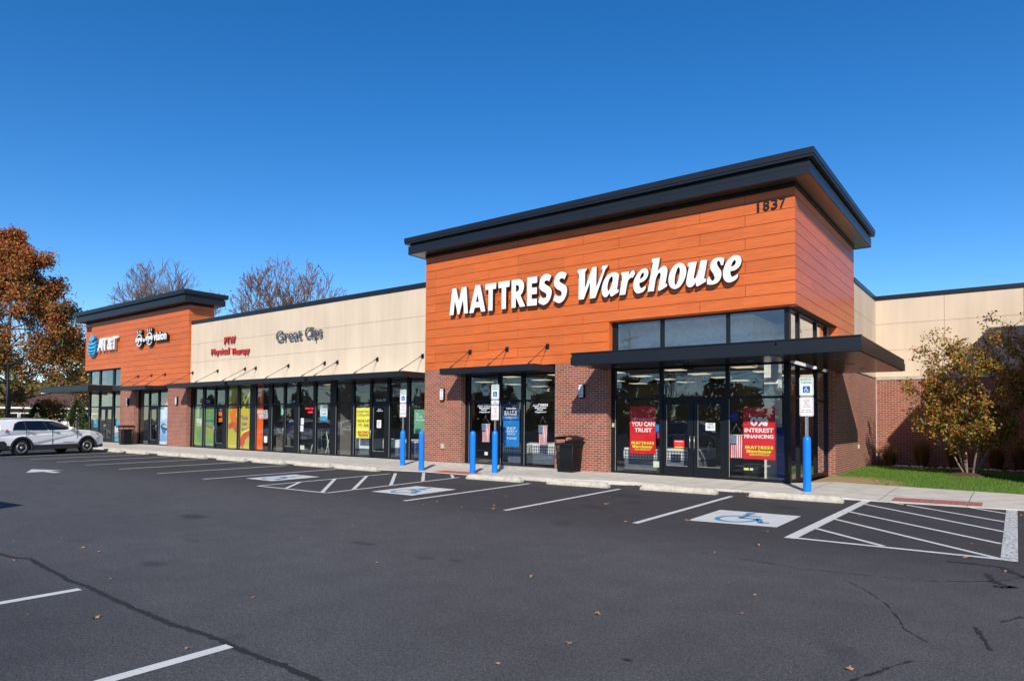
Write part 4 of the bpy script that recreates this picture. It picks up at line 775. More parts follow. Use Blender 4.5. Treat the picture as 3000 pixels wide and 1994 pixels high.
ORG = mat('poster_orange', (.78, .14, .015), .5, c2=(.70, .11, .01), scale=2); LIME = mat('poster_lime', (.42, .46, .05), .5, c2=(.62, .45, .05), scale=.8); GRN2 = mat('poster_teal', (.10, .28, .16), .5, c2=(.28, .36, .06), scale=1.0)
t_ = poster('window_graphic', 'tall orange banner with slanted white writing, right of the thick black post', 'window graphic', -28.25, -27.75, .19, 3.1, ORG, [('#', .0, 1, .0, .3, ORG)])
for k, s_ in enumerate(('EVER WANTED', 'TO WALK ON', 'THE MOON?')): text(s_, -28.18+.05*k, -27.36+.02*k, 1.86-.125*k, 2.02-.115*k, Yh+.03, WTX, t_, bold=.0, shear=.3)
t_ = poster('window_graphic', 'yellow and orange window picture of swirling bands, wide pane right of the orange-square door', 'window graphic', -30.74, -29.86, .19, 3.1, LIME)
m = MB()
def ribbon(pts, w0, m_, yy, nm, par):
    mb = MB(); pv = None
    for i, p in enumerate(pts):
        q = pts[min(i+1, len(pts)-1)]; o = pts[max(i-1, 0)]; d = Vector((q[0]-o[0], q[1]-o[1])).normalized(); nn = (-d.y*p[2]/2, d.x*p[2]/2)
        L, R = (p[0]-nn[0], yy, p[1]-nn[1]), (p[0]+nn[0], yy, p[1]+nn[1])
        if pv: mb.quad([pv[0], L, R, pv[1]])
        pv = (L, R)
    mb.build(nm, m_, par)
def sp(pts, n=6):
    out = []
    for i in range(len(pts)-1):
        p0 = pts[max(i-1, 0)]; p1 = pts[i]; p2 = pts[i+1]; p3 = pts[min(i+2, len(pts)-1)]
        for k in range(n):
            t = k/n; out.append(tuple(0.5*((2*p1[a])+(-p0[a]+p2[a])*t+(2*p0[a]-5*p1[a]+4*p2[a]-p3[a])*t*t+(-p0[a]+3*p1[a]-3*p2[a]+p3[a])*t**3) for a in range(len(p1))))
    return out+[pts[-1]]
OR2 = mat('band_orange', (.75, .16, .03), .5, c2=(.65, .25, .04), scale=1.5); RD2 = mat('band_red', (.62, .07, .04), .5, c2=(.5, .12, .06), scale=2)
ribbon(sp([(-29.95, 2.75, .2), (-30.05, 2.3, .35), (-30.3, 1.8, .45), (-30.15, 1.4, .5), (-30.0, 1.0, .3)]), 0, OR2, YP-.003, 'picture_band', t_)
ribbon(sp([(-30.6, 2.2, .05), (-30.55, 1.8, .12), (-30.3, 1.45, .2)]), 0, OR2, YP-.0035, 'picture_band', t_)
ribbon(sp([(-30.7, 1.2, .25), (-30.3, 1.3, .3), (-29.9, 1.1, .35)]), 0, RD2, YP-.006, 'picture_band', t_)
t_ = poster('window_graphic', 'lime window picture with blue words about bodies, left of the thick black post', 'window graphic', -29.64, -28.76, .19, 3.1, LIME, [('"Bodies', .05, .72, .47, .55, BTX, {'bold': 0, 'shear': .1}), ('Under', .12, .66, .375, .445, BTX, {'bold': 0, 'shear': .1}), ('Repair"', .12, .76, .28, .355, BTX, {'bold': 0, 'shear': .1})])
ribbon(sp([(-29.6, .3, .5), (-29.3, .75, .35), (-28.8, 1.0, .3)]), 0, RD2, YP-.003, 'picture_band', t_); ribbon(sp([(-29.55, .85, .05), (-29.3, 1.0, .1), (-28.85, 1.1, .06)]), 0, YEL, YP-.006, 'picture_band', t_)
t_ = poster('window_graphic', 'green window picture with a tilted white letter card, leftmost pane by the brick pier', 'window graphic', -33.95, -33.07, .25, 2.2, GRN2)
text('PTW', -33.75, -33.25, 1.2, 1.62, YP-.006, WTX, t_, bold=.06, shear=-.3)
t_ = poster('window_graphic', 'green window picture with blue and orange waves, pane left of the orange-square door', 'window graphic', -32.85, -31.96, .25, 2.2, GRN2); text('Physical Therapy', -32.85, -32.0, 1.42, 1.56, YP-.006, BTX, t_, bold=.02)
ribbon(sp([(-32.85, 1.25, .05), (-32.5, 1.2, .05), (-32.0, 1.1, .04)]), 0, BTX, YP-.004, 'picture_band', t_); ribbon(sp([(-32.85, 1.17, .04), (-32.5, 1.12, .04), (-32.0, 1.05, .03)]), 0, OR2, YP-.004, 'picture_band', t_)
poster('door_sticker', 'upper bright orange square on the shop door', 'sticker', -31.615, -31.30, 1.735, 1.955, mat('orange_card', (.85, .16, .01), .5), group='orange squares on the door'); poster('door_sticker', 'lower bright orange square on the shop door', 'sticker', -31.605, -31.29, 1.44, 1.65, mat('orange_card', (.85, .16, .01), .5), group='orange squares on the door')
t_ = thing('neon_sign', 'red lit tube sign inside the chair window', 'sign', (-24.4, YP, 1.9)); NE = mat('neon_red', (.9, .05, .05), .5, emit=(1, .04, .05), es=2.0)
text('Great Clips', -24.62, -23.97, 2.02, 2.13, YP+.02, NE, t_); text('online', -24.4, -23.99, 1.88, 1.98, YP+.02, NE, t_)
poster('window_poster', 'white and blue poster in the window right of the red tube sign', 'poster', -23.54, -23.05, 1.485, 2.235, WTX, [('#', 0, 1, .1, .36, mat('poster_sky', (.03, .33, .55), .5)), ('#', 0, 1, 0, .1, mat('poster_navy', (.012, .025, .10), .5)), ('#', 0, 1, .75, 1, mat('poster_pale', (.30, .42, .5), .5)), ('IT IS NEVER\nTOO LATE', .12, .88, .6, .72, BTX), ('We can help you\nlook your best', .12, .88, .42, .55, DK, {'bold': 0})])
poster('window_poster', 'small green poster left of the dark door under the grey letters', 'poster', -26.36, -26.12, 1.767, 2.108, mat('poster_leaf', (.03, .42, .22), .5), [('#', .55, .85, .2, .8, WTX)])
poster('notice_sheet', 'upper white sheet on glass right of the dark door', 'notice', -24.88, -24.66, 1.38, 1.66, WTX, [('text here\nfor you', .2, .8, .3, .7, DK, {'bold': 0})][:0]); poster('notice_sheet', 'lower white sheet on glass right of the dark door', 'notice', -24.91, -24.69, 1.08, 1.35, WTX); poster('notice_sheet', 'pale sheet at the foot of the chair window', 'notice', -24.9, -24.6, .30, .48, mat('cream_paper', (.62, .66, .50), .6)); poster('notice_sheet', 'white sheet beside the orange banner', 'notice', -27.66, -27.4, .52, .82, WTX)
for k, (x, z, c, lb) in enumerate(((-23.02, 1.98, (.02, .5, .1), 'green balloon at the edge of the chair window'), (-22.98, 1.72, (.8, .25, .03), 'orange balloon under the green one'))):
    m = MB(); m.lathe([(.01, -.15), (.07, -.12), (.12, -.03), (.125, .05), (.08, .12), (.01, .15)], (0, 0, 0), 14); t_ = thing('balloon', lb, 'balloon', (x, YP+.3, z-.1), 'balloons'); m.build('skin', mat('balloon%d' % k, c, .25), t_, True).location = (0, 0, .1)
# far shop posters
SKI = mat('poster_sky2', (.55, .66, .80), .5, c2=(.12, .35, .66), scale=1.1)
t_ = poster('window_poster', 'tall pale blue poster of dark glasses beside the brick pier', 'poster', -37.69, -36.34, .16, 2.21, SKI, [('#', 0, 1, 0, .085, WTX), ('#', 0, 1, .97, 1, WTX), ('Live for', .25, .8, .74, .80, WTX, {'shear': .3}), ('the moment', .25, .75, .69, .73, WTX, {'shear': .3}), ('O', .45, .6, .025, .06, DK)])
GLS = mat('glasses', (.02, .03, .05), .4); GLE = mat('lens_blue', (.08, .24, .5), .3)
ribbon(sp([(-37.55, 1.1, .10), (-37.45, 1.22, .07), (-37.2, 1.30, .05), (-37.0, 1.22, .04)]), 0, GLS, YP-.008, 'glasses', t_); ribbon(sp([(-37.5, 1.05, .12), (-37.2, 1.08, .07), (-36.9, 1.02, .10), (-36.5, 1.25, .07)]), 0, GLS, YP-.008, 'glasses', t_)
m = MB(); m.quad([(-37.45, YP-.006, 1.05), (-36.95, YP-.006, 1.05), (-37.05, YP-.006, .8), (-37.25, YP-.006, .76), (-37.42, YP-.006, .86)]); m.build('lens', GLE, t_)
t_ = thing('window_sign', 'red octagon sign above the glasses poster', 'sign', (-37.1, YP, 2.45)); lp = [(-37.05+.58*math.cos(rad(22.5+45*i)), 2.42+.36*math.sin(rad(22.5+45*i))) for i in range(8)]
lp = [(x, max(z, 2.31)) for x, z in lp]; curve_poly([lp], YP, .004, [RED], 'sheet', t_); text('DOTS', -37.45, -36.6, 2.33, 2.45, YP-.004, WTX, t_, bold=.03)
CY = mat('poster_cyan2', (.02, .40, .66), .5); poster('window_poster', 'cyan poster in the first window of the far shop', 'poster', -46.45, -45.83, 1.0, 1.552, CY, [('Switch\ntoday', .1, .7, .4, .8, WTX, {'bold': 0})], 'cyan posters'); poster('window_poster', 'cyan poster in the window nearest the brick pier of the far shop', 'poster', -43.21, -42.5, 1.03, 1.474, CY, [('Switch\ntoday', .1, .7, .4, .8, WTX, {'bold': 0})], 'cyan posters')
poster('window_poster', 'white and blue poster behind the far trash can', 'poster', -43.4, -42.88, .2, 1.1, WTX, [('#', 0, 1, 0, .3, CY), ('#', 0, 1, .3, .6, mat('poster_pale', (.30, .42, .5), .5))])
# ------------------------------------------------------------------ flags
STARB = mat('flag_blue', (.02, .045, .17), .8); FR = mat('flag_red', (.50, .03, .04), .8); FW = mat('flag_white', (.72, .72, .72), .8)
def flag(x, z0, z1, w, lb, y=Yh+.075):
    t_ = thing('hanging_flag', lb, 'flag', (x, y, z0), 'small hanging striped flags'); h = z1-z0; m = MB(); n = 13; rows = 14
    def P(u, v): return (-w/2+u*w, .012*math.sin(v*5+u*4)+.008*math.sin(u*9), v*h)
    for i in range(n):
        for j in range(rows):
            ui, uj = i/n, (i+1)/n; a, b = j/rows, (j+1)/rows; mi = 2 if (b > .62 and i < 7) else (0 if i % 2 == 0 else 1)
            m.quad([P(ui, a), P(uj, a), P(uj, b), P(ui, b)], mi, True)
    for i in range(9):
        for j in range(9):
            if (i+j) % 2 == 0: u = .03+i*.06; v = .65+j*.038; p = P(u, v); m.quad([(p[0]-.007, p[1]-.003, p[2]-.007), (p[0]+.007, p[1]-.003, p[2]-.007), (p[0]+.007, p[1]-.003, p[2]+.007), (p[0]-.007, p[1]-.003, p[2]+.007)], 1)
    m.build('cloth', [FR, FW, STARB], t_, True)
    MB().tube((-w/2-.02, 0, h), (w/2+.02, 0, h), .008).build('rod', WHITE, t_, True)
    s_ = MB(); s_.tube((-w/2, 0, h), (0, -.01, h+.27), .003, seg=4); s_.tube((w/2, 0, h), (0, -.01, h+.27), .003, seg=4); s_.lathe([(.014, -.01), (.014, .01)], (0, -.01, h+.28), 8); s_.build('string', GALV, t_, True)
flag(-14.46, .885, 1.495, .345, 'small hanging flag in the left pane, behind the blue post'); flag(-12.10, .855, 1.465, .335, 'small hanging flag in the pane nearest the trash can pier'); flag(-5.905, .685, 1.287, .335, 'small hanging flag beside the large red poster')
# ------------------------------------------------------------------ things inside the shop
QUILT = mat('quilt_white', (.75, .76, .74), .8, bump=.6, bscale=12)
def quilt_side():
    m, nt, b, o = base('quilt_side'); g = N(nt, 'ShaderNodeNewGeometry'); mp = N(nt, 'ShaderNodeMapping'); mp.inputs['Rotation'].default_value = (0, rad(45), 0); nt.links.new(g.outputs['Position'], mp.inputs[0])
    c = N(nt, 'ShaderNodeTexChecker'); c.inputs['Scale'].default_value = 16; c.inputs['Color1'].default_value = (.60, .62, .62, 1); c.inputs['Color2'].default_value = (.10, .12, .14, 1); nt.links.new(mp.outputs[0], c.inputs['Vector']); nt.links.new(c.outputs[0], b.inputs['Base Color']); b.inputs['Roughness'].default_value = .9; return m
QS = quilt_side(); BASEB = mat('bed_base', (.10, .12, .15), .8); BLQ = mat('quilt_blue', (.05, .08, .2), .8)
def bed(x0, x1, y0, y1, zt, lb, side=QS, th=.32):
    t_ = thing('mattress', lb, 'mattress', ((x0+x1)/2, y0, .11), 'mattresses on show'); MB().box(x0+.03, x1-.03, y0+.03, y1-.03, .2, zt-th-.01).build('base', BASEB, t_)
    MB().box(x0, x1, y0, y1, zt-th, zt-.07).build('side_band', side, t_, bevel=.02); MB().box(x0+.005, x1-.005, y0+.005, y1-.005, zt-.068, zt).build('top', QUILT, t_, bevel=.05)
    m = MB()
    for a in (x0+.1, x1-.15):
        for b in (y0+.1, y1-.15): m.box(a, a+.05, b, b+.05, .11, .2)
    m.build('leg', BLACK, t_)
bed(-9.45, -8.3, 18.05, 20.0, .84, 'white mattress with diamond-pattern side, behind the red poster left of the doors'); bed(-8.2, -7.3, 18.15, 20.0, .84, 'white mattress with diamond-pattern side, seen through the left door leaf')
bed(-14.3, -13.0, 18.05, 20.0, .85, 'white mattress with diamond-pattern side, behind the leftmost hanging flag'); bed(-12.85, -11.6, 18.05, 20.0, .85, 'white mattress with diamond-pattern side, behind the flag near the pier')
bed(-21.95, -20.75, 18.05, 20.0, .83, 'thick white mattress left of the yellow poster', QUILT, .4); bed(-20.05, -19.3, 18.15, 20.0, .83, 'white mattress seen through the single shop door', QUILT); bed(-19.05, -18.25, 18.05, 20.0, .80, 'blue-sided mattress left of the post with signs', BLQ); bed(-18.15, -17.4, 18.05, 20.0, .80, 'blue-sided mattress below the pale green poster', BLQ)
t_ = thing('display_stand', 'blue display stand in the glass corner of the shop', 'display stand', (-4.95, 18.7, .11)); NB = mat('display_blue', (.01, .05, .30), .5); MB().box(-5.05, -4.80, 18.25, 19.2, .11, 1.5).build('panel', NB, t_, bevel=.01)
me_ = text('nectar', 0, .75, 0, .10, 0, WTX, t_, bold=.01); me_.location = Vector((-4.795, 18.5, .4))-Vector(t_.location); me_.rotation_euler = Matrix(((0, -1, 0), (0, 0, -1), (1, 0, 0))).to_euler()
t_ = thing('display_board', 'dark board with white pamphlets in the glass corner of the shop', 'display board', (-4.9, 19.6, .11)); MB().box(-5.0, -4.9, 19.4, 20.2, .11, 2.0).build('board', mat('display_green', (.02, .13, .03), .5), t_); MB().box(-4.899, -4.895, 19.5, 20.1, 1.35, 1.9).build('sheet', WTX, t_)
t_ = thing('floor_bin', 'black bin with a yellow label under the large red poster', 'bin', (-5.6, 18.0, .11)); m = MB(); m.prism([(-5.8, 17.85, .5), (-5.4, 17.85, .5), (-5.45, 17.85, .12), (-5.75, 17.85, .12)], (0, .35, 0)); m.build('body', BLACK, t_); MB().box(-5.78, -5.65, 17.842, 17.848, .36, .42).build('label', YEL, t_); MB().box(-5.62, -5.54, 17.842, 17.848, .36, .42).build('label', WTX, t_)
def chair(x, y, lb):
    t_ = thing('metal_chair', lb, 'chair', (x, y, .11), 'white metal chairs'); m = MB()
    for sx in (-.2, .2): m.tube((sx*.8, -.22, .62), (sx*1.2, -.32, 0), .012, seg=6); m.tube((sx*.9, .2, .95), (sx*1.25, .3, 0), .012, seg=6); m.tube((sx*.8, -.22, .62), (sx*.95, .2, .62), .012, seg=6)
    m.build('frame', WHITE, t_, True); MB().box(-.19, .19, -.22, .2, .62, .65).build('seat', mat('seat_green', (.05, .09, .04), .6), t_, True, bevel=.01); MB().box(-.19, .19, .19, .21, .7, .95).build('backrest', mat('seat_green', (.05, .09, .04), .6), t_, True, bevel=.01)
chair(-24.35, 18.25, 'white metal chair in the window under the red tube sign'); chair(-23.3, 18.25, 'white metal chair in the window under the white and blue poster')
# ------------------------------------------------------------------ bollards and parking signs
BG = 'bright blue bollards on the sidewalk'
def bollard(x, y, h, lb, flute=True, z=None):
    z = zs(x, y) if z is None else z; t_ = thing('bollard', lb, 'bollard', (x, y, z), BG); r = .088
    prof = [(r, -.05)]+[(r, h*.9*k/6) for k in range(7)]+[(r*.97, h*.93), (r*.85, h*.965), (r*.6, h*.99), (r*.2, h)]
    MB().lathe(prof, (0, 0, 0), 48, flute=12 if flute else 0, fd=.09 if flute else 0).build('sleeve', BLUE, t_, True); return t_
bl = [(-16.62, 15.83, 1.18, 'ribbed blue bollard left of its neighbour by the orange ramp, carrying a tall parking sign'), (-15.10, 15.2, 1.25, 'plain-topped ribbed blue bollard in front of the left edge of the brick pier'), (-13.10, 15.36, 1.28, 'plain-topped ribbed blue bollard at the right end of the orange tactile mat'), (-12.66, 15.88, 1.28, 'ribbed blue bollard in front of the flag window, carrying three sign plates')]
for b in bl: bollard(*b)
bollard(-3.83, 16.25, 1.27, 'smooth blue bollard alone by the glass corner, carrying the nearest parking sign', False)
def plate(x0, x1, z0, z1, y, border, parent, lines, sym=False, face=SIGNW):
    # rounded plate with border line
    def rr(a, b, c, d, r):
        o = []
        for cx_, cz_, a0 in ((b-r, d-r, 0), (a+r, d-r, 90), (a+r, c+r, 180), (b-r, c+r, 270)):
            for k in range(5): t = rad(a0+k*22.5); o.append((cx_+r*math.cos(t), cz_+r*math.sin(t)))
        return o
    p = curve_poly([rr(x0, x1, z0, z1, .035)], y, .003, [face], 'plate', parent)
    e, w_ = .010, .007
    curve_poly([rr(x0+e, x1-e, z0+e, z1-e, .028), rr(x0+e+w_, x1-e-w_, z0+e+w_, z1-e-w_, .022)], y-.0025, .002, [border], 'border', p)
    for s_, a, b, c, d, m_ in lines: text(s_, lerp(x0, x1, a), lerp(x0, x1, b), lerp(z0, z1, c), lerp(z0, z1, d), y-.003, m_, p, bold=.01)
    if sym:
        cx_ = (x0+x1)/2; s_ = .155; zc = lerp(z0, z1, .345)
        curve_poly([rr(cx_-s_/2, cx_+s_/2, zc-s_/2, zc+s_/2, .015)], y-.003, .002, [BLUES], 'symbol_panel', p)
        m = MB(); symbol(m, lambda u, v: (cx_-s_/2+s_*(.1+.8*u), y-.0045, zc-s_/2+s_*(.06+.84*v))); m.build('wheelchair_symbol', WHITE, p)
    for zz in (z0+.03, z1-.03): MB().lathe([(.006, 0), (.006, .004)], (0, 0, 0), 8).build('bolt', GALV, p, True)
    for o in p.children:
        if o.name.startswith('bolt'): o.rotation_euler = ROTW; o.location = (( (x0+x1)/2, y-.004, z0+.03) if o.name == [q.name for q in p.children if q.name.startswith('bolt')][0] else ((x0+x1)/2, y-.004, z1-.03)); o.location = Vector(o.location)-wl(p)
    return p
def psign(x, y, zb, zt, plates, lb):
    t_ = thing('parking_sign', lb, 'sign', (x, y, zb), 'reserved parking signs on posts')
    m = MB(); m.box(x-.03, x+.03, y+.012, y+.016, zb, zt-.02); m.box(x-.034, x-.028, y-.004, y+.014, zb, zt-.02); m.box(x+.028, x+.034, y-.004, y+.014, zb, zt-.02)
    z = zb+.03
    while z < zt-.05: m.box(x-.006, x+.006, y+.008, y+.0118, z, z+.012, 1); z += .0254
    m.build('post', [GALV, BLACK], t_)
    for p in plates: plate(x-.152, x+.152, p[0], p[1], y-.012, p[2], t_, p[3], p[4])
R1 = [('RESERVED', .10, .90, .80, .92, GREEN), ('PARKING', .13, .87, .64, .76, GREEN)]
R2 = [('VIOLATORS', .26, .76, .80, .855, REDS), ('SUBJECT', .31, .71, .69, .745, REDS), ('TO FINE', .32, .69, .58, .635, REDS), ('AND TOWING', .22, .80, .47, .525, REDS), ('MIN. FINE $50', .17, .84, .30, .355, REDS), ('MAX. FINE $200', .12, .88, .19, .245, REDS)]
SF = [('VAN', .38, .62, .55, .8, GREEN), ('ACCESSIBLE', .2, .8, .2, .45, GREEN)]
psign(-3.83, 16.25, 1.30, 2.65, [(2.235, 2.675, GREEN, R1, True), (1.77, 2.215, REDS, R2, False)], 'nearest reserved parking sign, two plates above the smooth blue bollard by the glass corner')
psign(-16.62, 15.83, 1.25, 2.6, [(2.19, 2.645, GREEN, R1, True), (1.71, 2.175, REDS, R2, False)], 'farthest reserved parking sign, two plates above a ribbed blue bollard left of the brick pier')
psign(-12.66, 15.88, 1.28, 2.68, [(2.265, 2.715, GREEN, R1, True), (2.10, 2.245, GREEN, SF, False), (1.63, 2.085, REDS, R2, False)], 'reserved parking sign with three plates in front of the flag window')
# ------------------------------------------------------------------ trash cans
def trash(x, y, rz, lb, z=.12):
    t_ = thing('trash_can', lb, 'trash can', (x, y, z), 'black slatted trash cans', rz)
    def ringbox(m, hw0, z0, z1, t=.012):
        hw1 = hw0
        m.box(-hw1, hw1, -hw1, -hw1+t, z0, z1); m.box(-hw1, hw1, hw1-t, hw1, z0, z1); m.box(-hw1, -hw1+t, -hw1+t, hw1-t, z0, z1); m.box(hw1-t, hw1, -hw1+t, hw1-t, z0, z1)
    W_ = lambda zz: .24+.055*zz/.85
    m = MB(); n = 15
    for k in range(n): z0 = .07+k*.049; ringbox(m, W_(z0), z0, z0+.030)
    m.build('slats', BLACK, t_, True)
    m = MB()
    for sx in (-1, 1):
        for sy in (-1, 1):
            a, b = W_(0), W_(.85); m.prism([(sx*a, sy*a, 0), (sx*(a-.05), sy*a, 0), (sx*(a-.05), sy*(a-.05), 0), (sx*a, sy*(a-.05), 0)], (0, 0, .02)); m.tube((sx*(a-.012), sy*(a-.012), 0), (sx*(b-.012), sy*(b-.012), .85), .022, .022, 4)
    ringbox(m, .305, .80, .86, .03); ringbox(m, .245, .0, .06, .02); m.build('frame', BLACK, t_, True)
    m = MB(); m.box(-.2, .2, -.2, .2, .03, .80); m.build('liner', mat('liner', (.008, .008, .009), .8), t_, True)
    m = MB(); n = 10
    for i in range(n):
        a, b = -1+2*i/n, -1+2*(i+1)/n; f = lambda u: 1.07-.06*u*u-.035*(u**6)
        P = [(a*.36, -.33, f(a)), (b*.36, -.33, f(b)), (b*.36, .33, f(b)), (a*.36, .33, f(a))]; m.prism([Vector(p)-Vector((0, 0, .022)) for p in P], (0, 0, .022))
    for sx in (-.31, .31):
        for sy in (-.28, .28): m.tube((sx*.95, sy, .84), (sx, sy, 1.015), .014, seg=6)
    m.build('lid', BLACK, t_, True); return t_
trash(-10.62, 16.86, rad(2), 'black slatted trash can with arched lid, beside the pier left of the double doors', .115)
trash(-39.62, 16.7, rad(2), 'black slatted trash can with arched lid, far off beside the far shop')
# ------------------------------------------------------------------ wheel stops
WG = 'concrete wheel stops along the curb'
def stop_mesh():
    m = MB(); L, a, b, h = .9, .10, .055, .13
    P = [(-L, -a, -.01), (L, -a, -.01), (L, a, -.01), (-L, a, -.01), (-L, -a, .05), (L, -a, .05), (L, a, .05), (-L, a, .05), (-L+.09, -b, h), (L-.09, -b, h), (L-.09, b, h), (-L+.09, b, h)]
    m.v = P
    for f in ((3, 2, 1, 0), (0, 1, 5, 4), (1, 2, 6, 5), (2, 3, 7, 6), (3, 0, 4, 7), (4, 5, 9, 8), (5, 6, 10, 9), (6, 7, 11, 10), (7, 4, 8, 11), (8, 9, 10, 11)): m.face(f)
    return m.mesh('wheel_stop', CONC2)
sm_ = stop_mesh()
stops = [(-3.75, 14.87, .93, 'nearest wheel stop, at the head of the nearest wheelchair stall'), (-6.28, 14.70, .91, 'wheel stop in the bay in front of the large red poster and door'), (-8.80, 14.38, .86, 'wheel stop in the bay in front of the trash can'), (-11.30, 14.15, .90, 'wheel stop at the head of the wheelchair stall by the flag window'),
   (-16.95, 14.15, 1.0, 'wheel stop at the head of the farthest wheelchair stall'), (-19.25, 14.15, .95, 'wheel stop below the yellow poster'), (-21.75, 14.08, .93, 'wheel stop below the chair window'), (-24.1, 14.0, .93, 'wheel stop below the white and blue window poster'),
   (-27.0, 14.0, .93, 'wheel stop below the orange banner'), (-29.0+.1, 13.95, .88, 'wheel stop below the yellow and orange window picture'), (-31.7, 13.85, .9, 'wheel stop below the leftmost green window picture'), (-34.1, 13.8, .85, 'farthest wheel stop, just right of the white car nose')]
for i, (x, y, s_, lb) in enumerate(stops):
    o = link('wheel_stop', sm_); o.location = (x, y, .0); o.scale = (s_/.9, 1, 1); o.rotation_euler = (0, 0, rad(3.2 if x > -12.5 else 1.2)); tag(o, lb, 'wheel stop', WG)
    b = o.modifiers.new('bevel', 'BEVEL'); b.width = .012; b.segments = 2
# ------------------------------------------------------------------ the car
def suv(loc, heading, label, paint, name='parked_car'):
    # local: x forward, y left; side view profile extruded across
    t_ = thing(name, label, 'car', (*loc, 0), 'cars parked across the lot' if paint is not CARW or 'white' not in label else None, heading)
    HW = .93
    def arc(cx_, r, a0, a1, n=10): return [(cx_+r*math.cos(rad(lerp(a0, a1, i/n))), .33+r*math.sin(rad(lerp(a0, a1, i/n)))) for i in range(n+1)]
    low = [(-.93, .42)]+[(-.48, .40)]+arc(0, .44, 172, 8)[::1]+[(.50, .36), (2.42, .34)]+arc(2.9, .44, 172, 8)+[(3.45, .33), (3.70, .36), (3.76, .52), (3.745, .72), (3.68, .84), (3.45, .95), (3.02, 1.03), (2.45, 1.07), (2.15, 1.065), (.2, 1.075), (-.3, 1.09), (-.86, 1.12), (-.93, 1.03), (-.97, .8)]
    def lay(poly, hws, m_, nm, sm=True, bev=.04):
        # hws: function z,x -> half width; side caps plus rim
        mb = MB(); n = len(poly); cxx = sum(p[0] for p in poly)/n; czz = sum(p[1] for p in poly)/n
        for side in (1, -1):
            mb.v += [(p[0], side*hws(p[0], p[1]), p[1]) for p in poly]
        mb.face(tuple(range(n-1, -1, -1))); mb.face(tuple(range(n, 2*n)))
        for i in range(n): j = (i+1) % n; mb.face((i, j, n+j, n+i))
        return mb.build(nm, m_, t_, True, bev)
    body_w = lambda x, z: HW*(1-.045*max(0, (.55-z)/.3))*(1-.10*max(0, (x-3.0)/.76)**1.6)*(1-.05*max(0, (-.3-x)/.67))*(1-.03*max(0, (z-.85)/.3))
    body = lay(low, body_w, paint, 'body')
    up = [(-.86, 1.06), (-.80, 1.40), (-.88, 1.455), (-.76, 1.475), (-.35, 1.52), (.22, 1.545), (.93, 1.54), (1.43, 1.50), (1.63, 1.45), (2.10, 1.22), (2.34, 1.04)]
    gh = lambda x, z: (.905-.30*max(0, z-1.10)/.45)*(1-.06*max(0, (x-1.6)/.7))
    lay(up, gh, paint, 'roof', bev=.05)
    def panel(poly, m_, nm, off=.006, par=None):
        for side in (1, -1):
            mb = MB(); P = [(p[0], side*(gh(p[0], p[1])+off), p[1]) for p in poly]; mb.quad(P if side < 0 else P[::-1]); mb.build(nm, m_, par or t_, True)
    panel([(-.38, 1.06), (-.22, 1.33), (-.04, 1.425), (.22, 1.455), (.93, 1.462), (1.43, 1.445), (1.75, 1.35), (2.12, 1.16), (2.18, 1.05)], CLAD, 'window_surround', .004)
    panel([(-.33, 1.08), (-.19, 1.31), (-.03, 1.40), (.17, 1.43), (.15, 1.065)], CGLASS, 'side_window', .009); panel([(.22, 1.065), (.235, 1.435), (.97, 1.445), (1.05, 1.06)], CGLASS, 'side_window', .009); panel([(1.11, 1.06), (1.04, 1.445), (1.42, 1.425), (1.73, 1.335), (2.09, 1.16), (2.14, 1.06)], CGLASS, 'side_window', .009)
    mb = MB(); mb.quad([(2.28, -.74, 1.10), (2.28, .74, 1.10), (1.68, .62, 1.44), (1.68, -.62, 1.44)]); mb.v = [(x+.02, y, z+.012) for x, y, z in mb.v]; mb.build('windscreen', CGLASS, t_, True)
    mb = MB(); mb.quad([(-.89, .72, 1.13), (-.89, -.72, 1.13), (-.83, -.62, 1.39), (-.83, .62, 1.39)]); mb.build('rear_window', CGLASS, t_, True)
    # cladding: sills, arches, bumpers
    mb = MB()
    for s_ in (1, -1):
        y0, y1 = s_*(HW-.06), s_*(HW+.012); mb.box(.50, 2.40, y0, y1, .24, .44)
        mb.box(-.95, -.44, s_*(HW*.80), s_*(HW*.958), .28, .62); mb.box(3.40, 3.72, s_*(HW*.7), s_*(HW*.90), .27, .40)
        for cx_ in (0, 2.9):
            n = 14
            for i in range(n):
                a, b = rad(lerp(188, -8, i/n)), rad(lerp(188, -8, (i+1)/n)); P = [(cx_+r*math.cos(t), s_*(HW*(.965 if cx_ > 1 and math.cos(t) > .3 else 1)+.014), .33+r*math.sin(t)) for r, t in ((.40, a), (.40, b), (.475, b), (.475, a))]
                mb.prism(P if s_ > 0 else P[::-1], (0, -s_*.09, 0))
    mb.box(-.96, -.90, -.78, .78, .30, .60); mb.box(3.66, 3.755, -.72, .72, .25, .38); mb.box(-.8, 3.6, -.7, .7, .22, .40); mb.build('cladding', CLAD, t_, True)
    # dark wheel wells
    mb = MB(); mb.box(-.42, .42, -.84, .84, .40, .72); mb.box(2.48, 3.32, -.84, .84, .40, .72); mb.build('wheel_well', CLAD, t_, True)
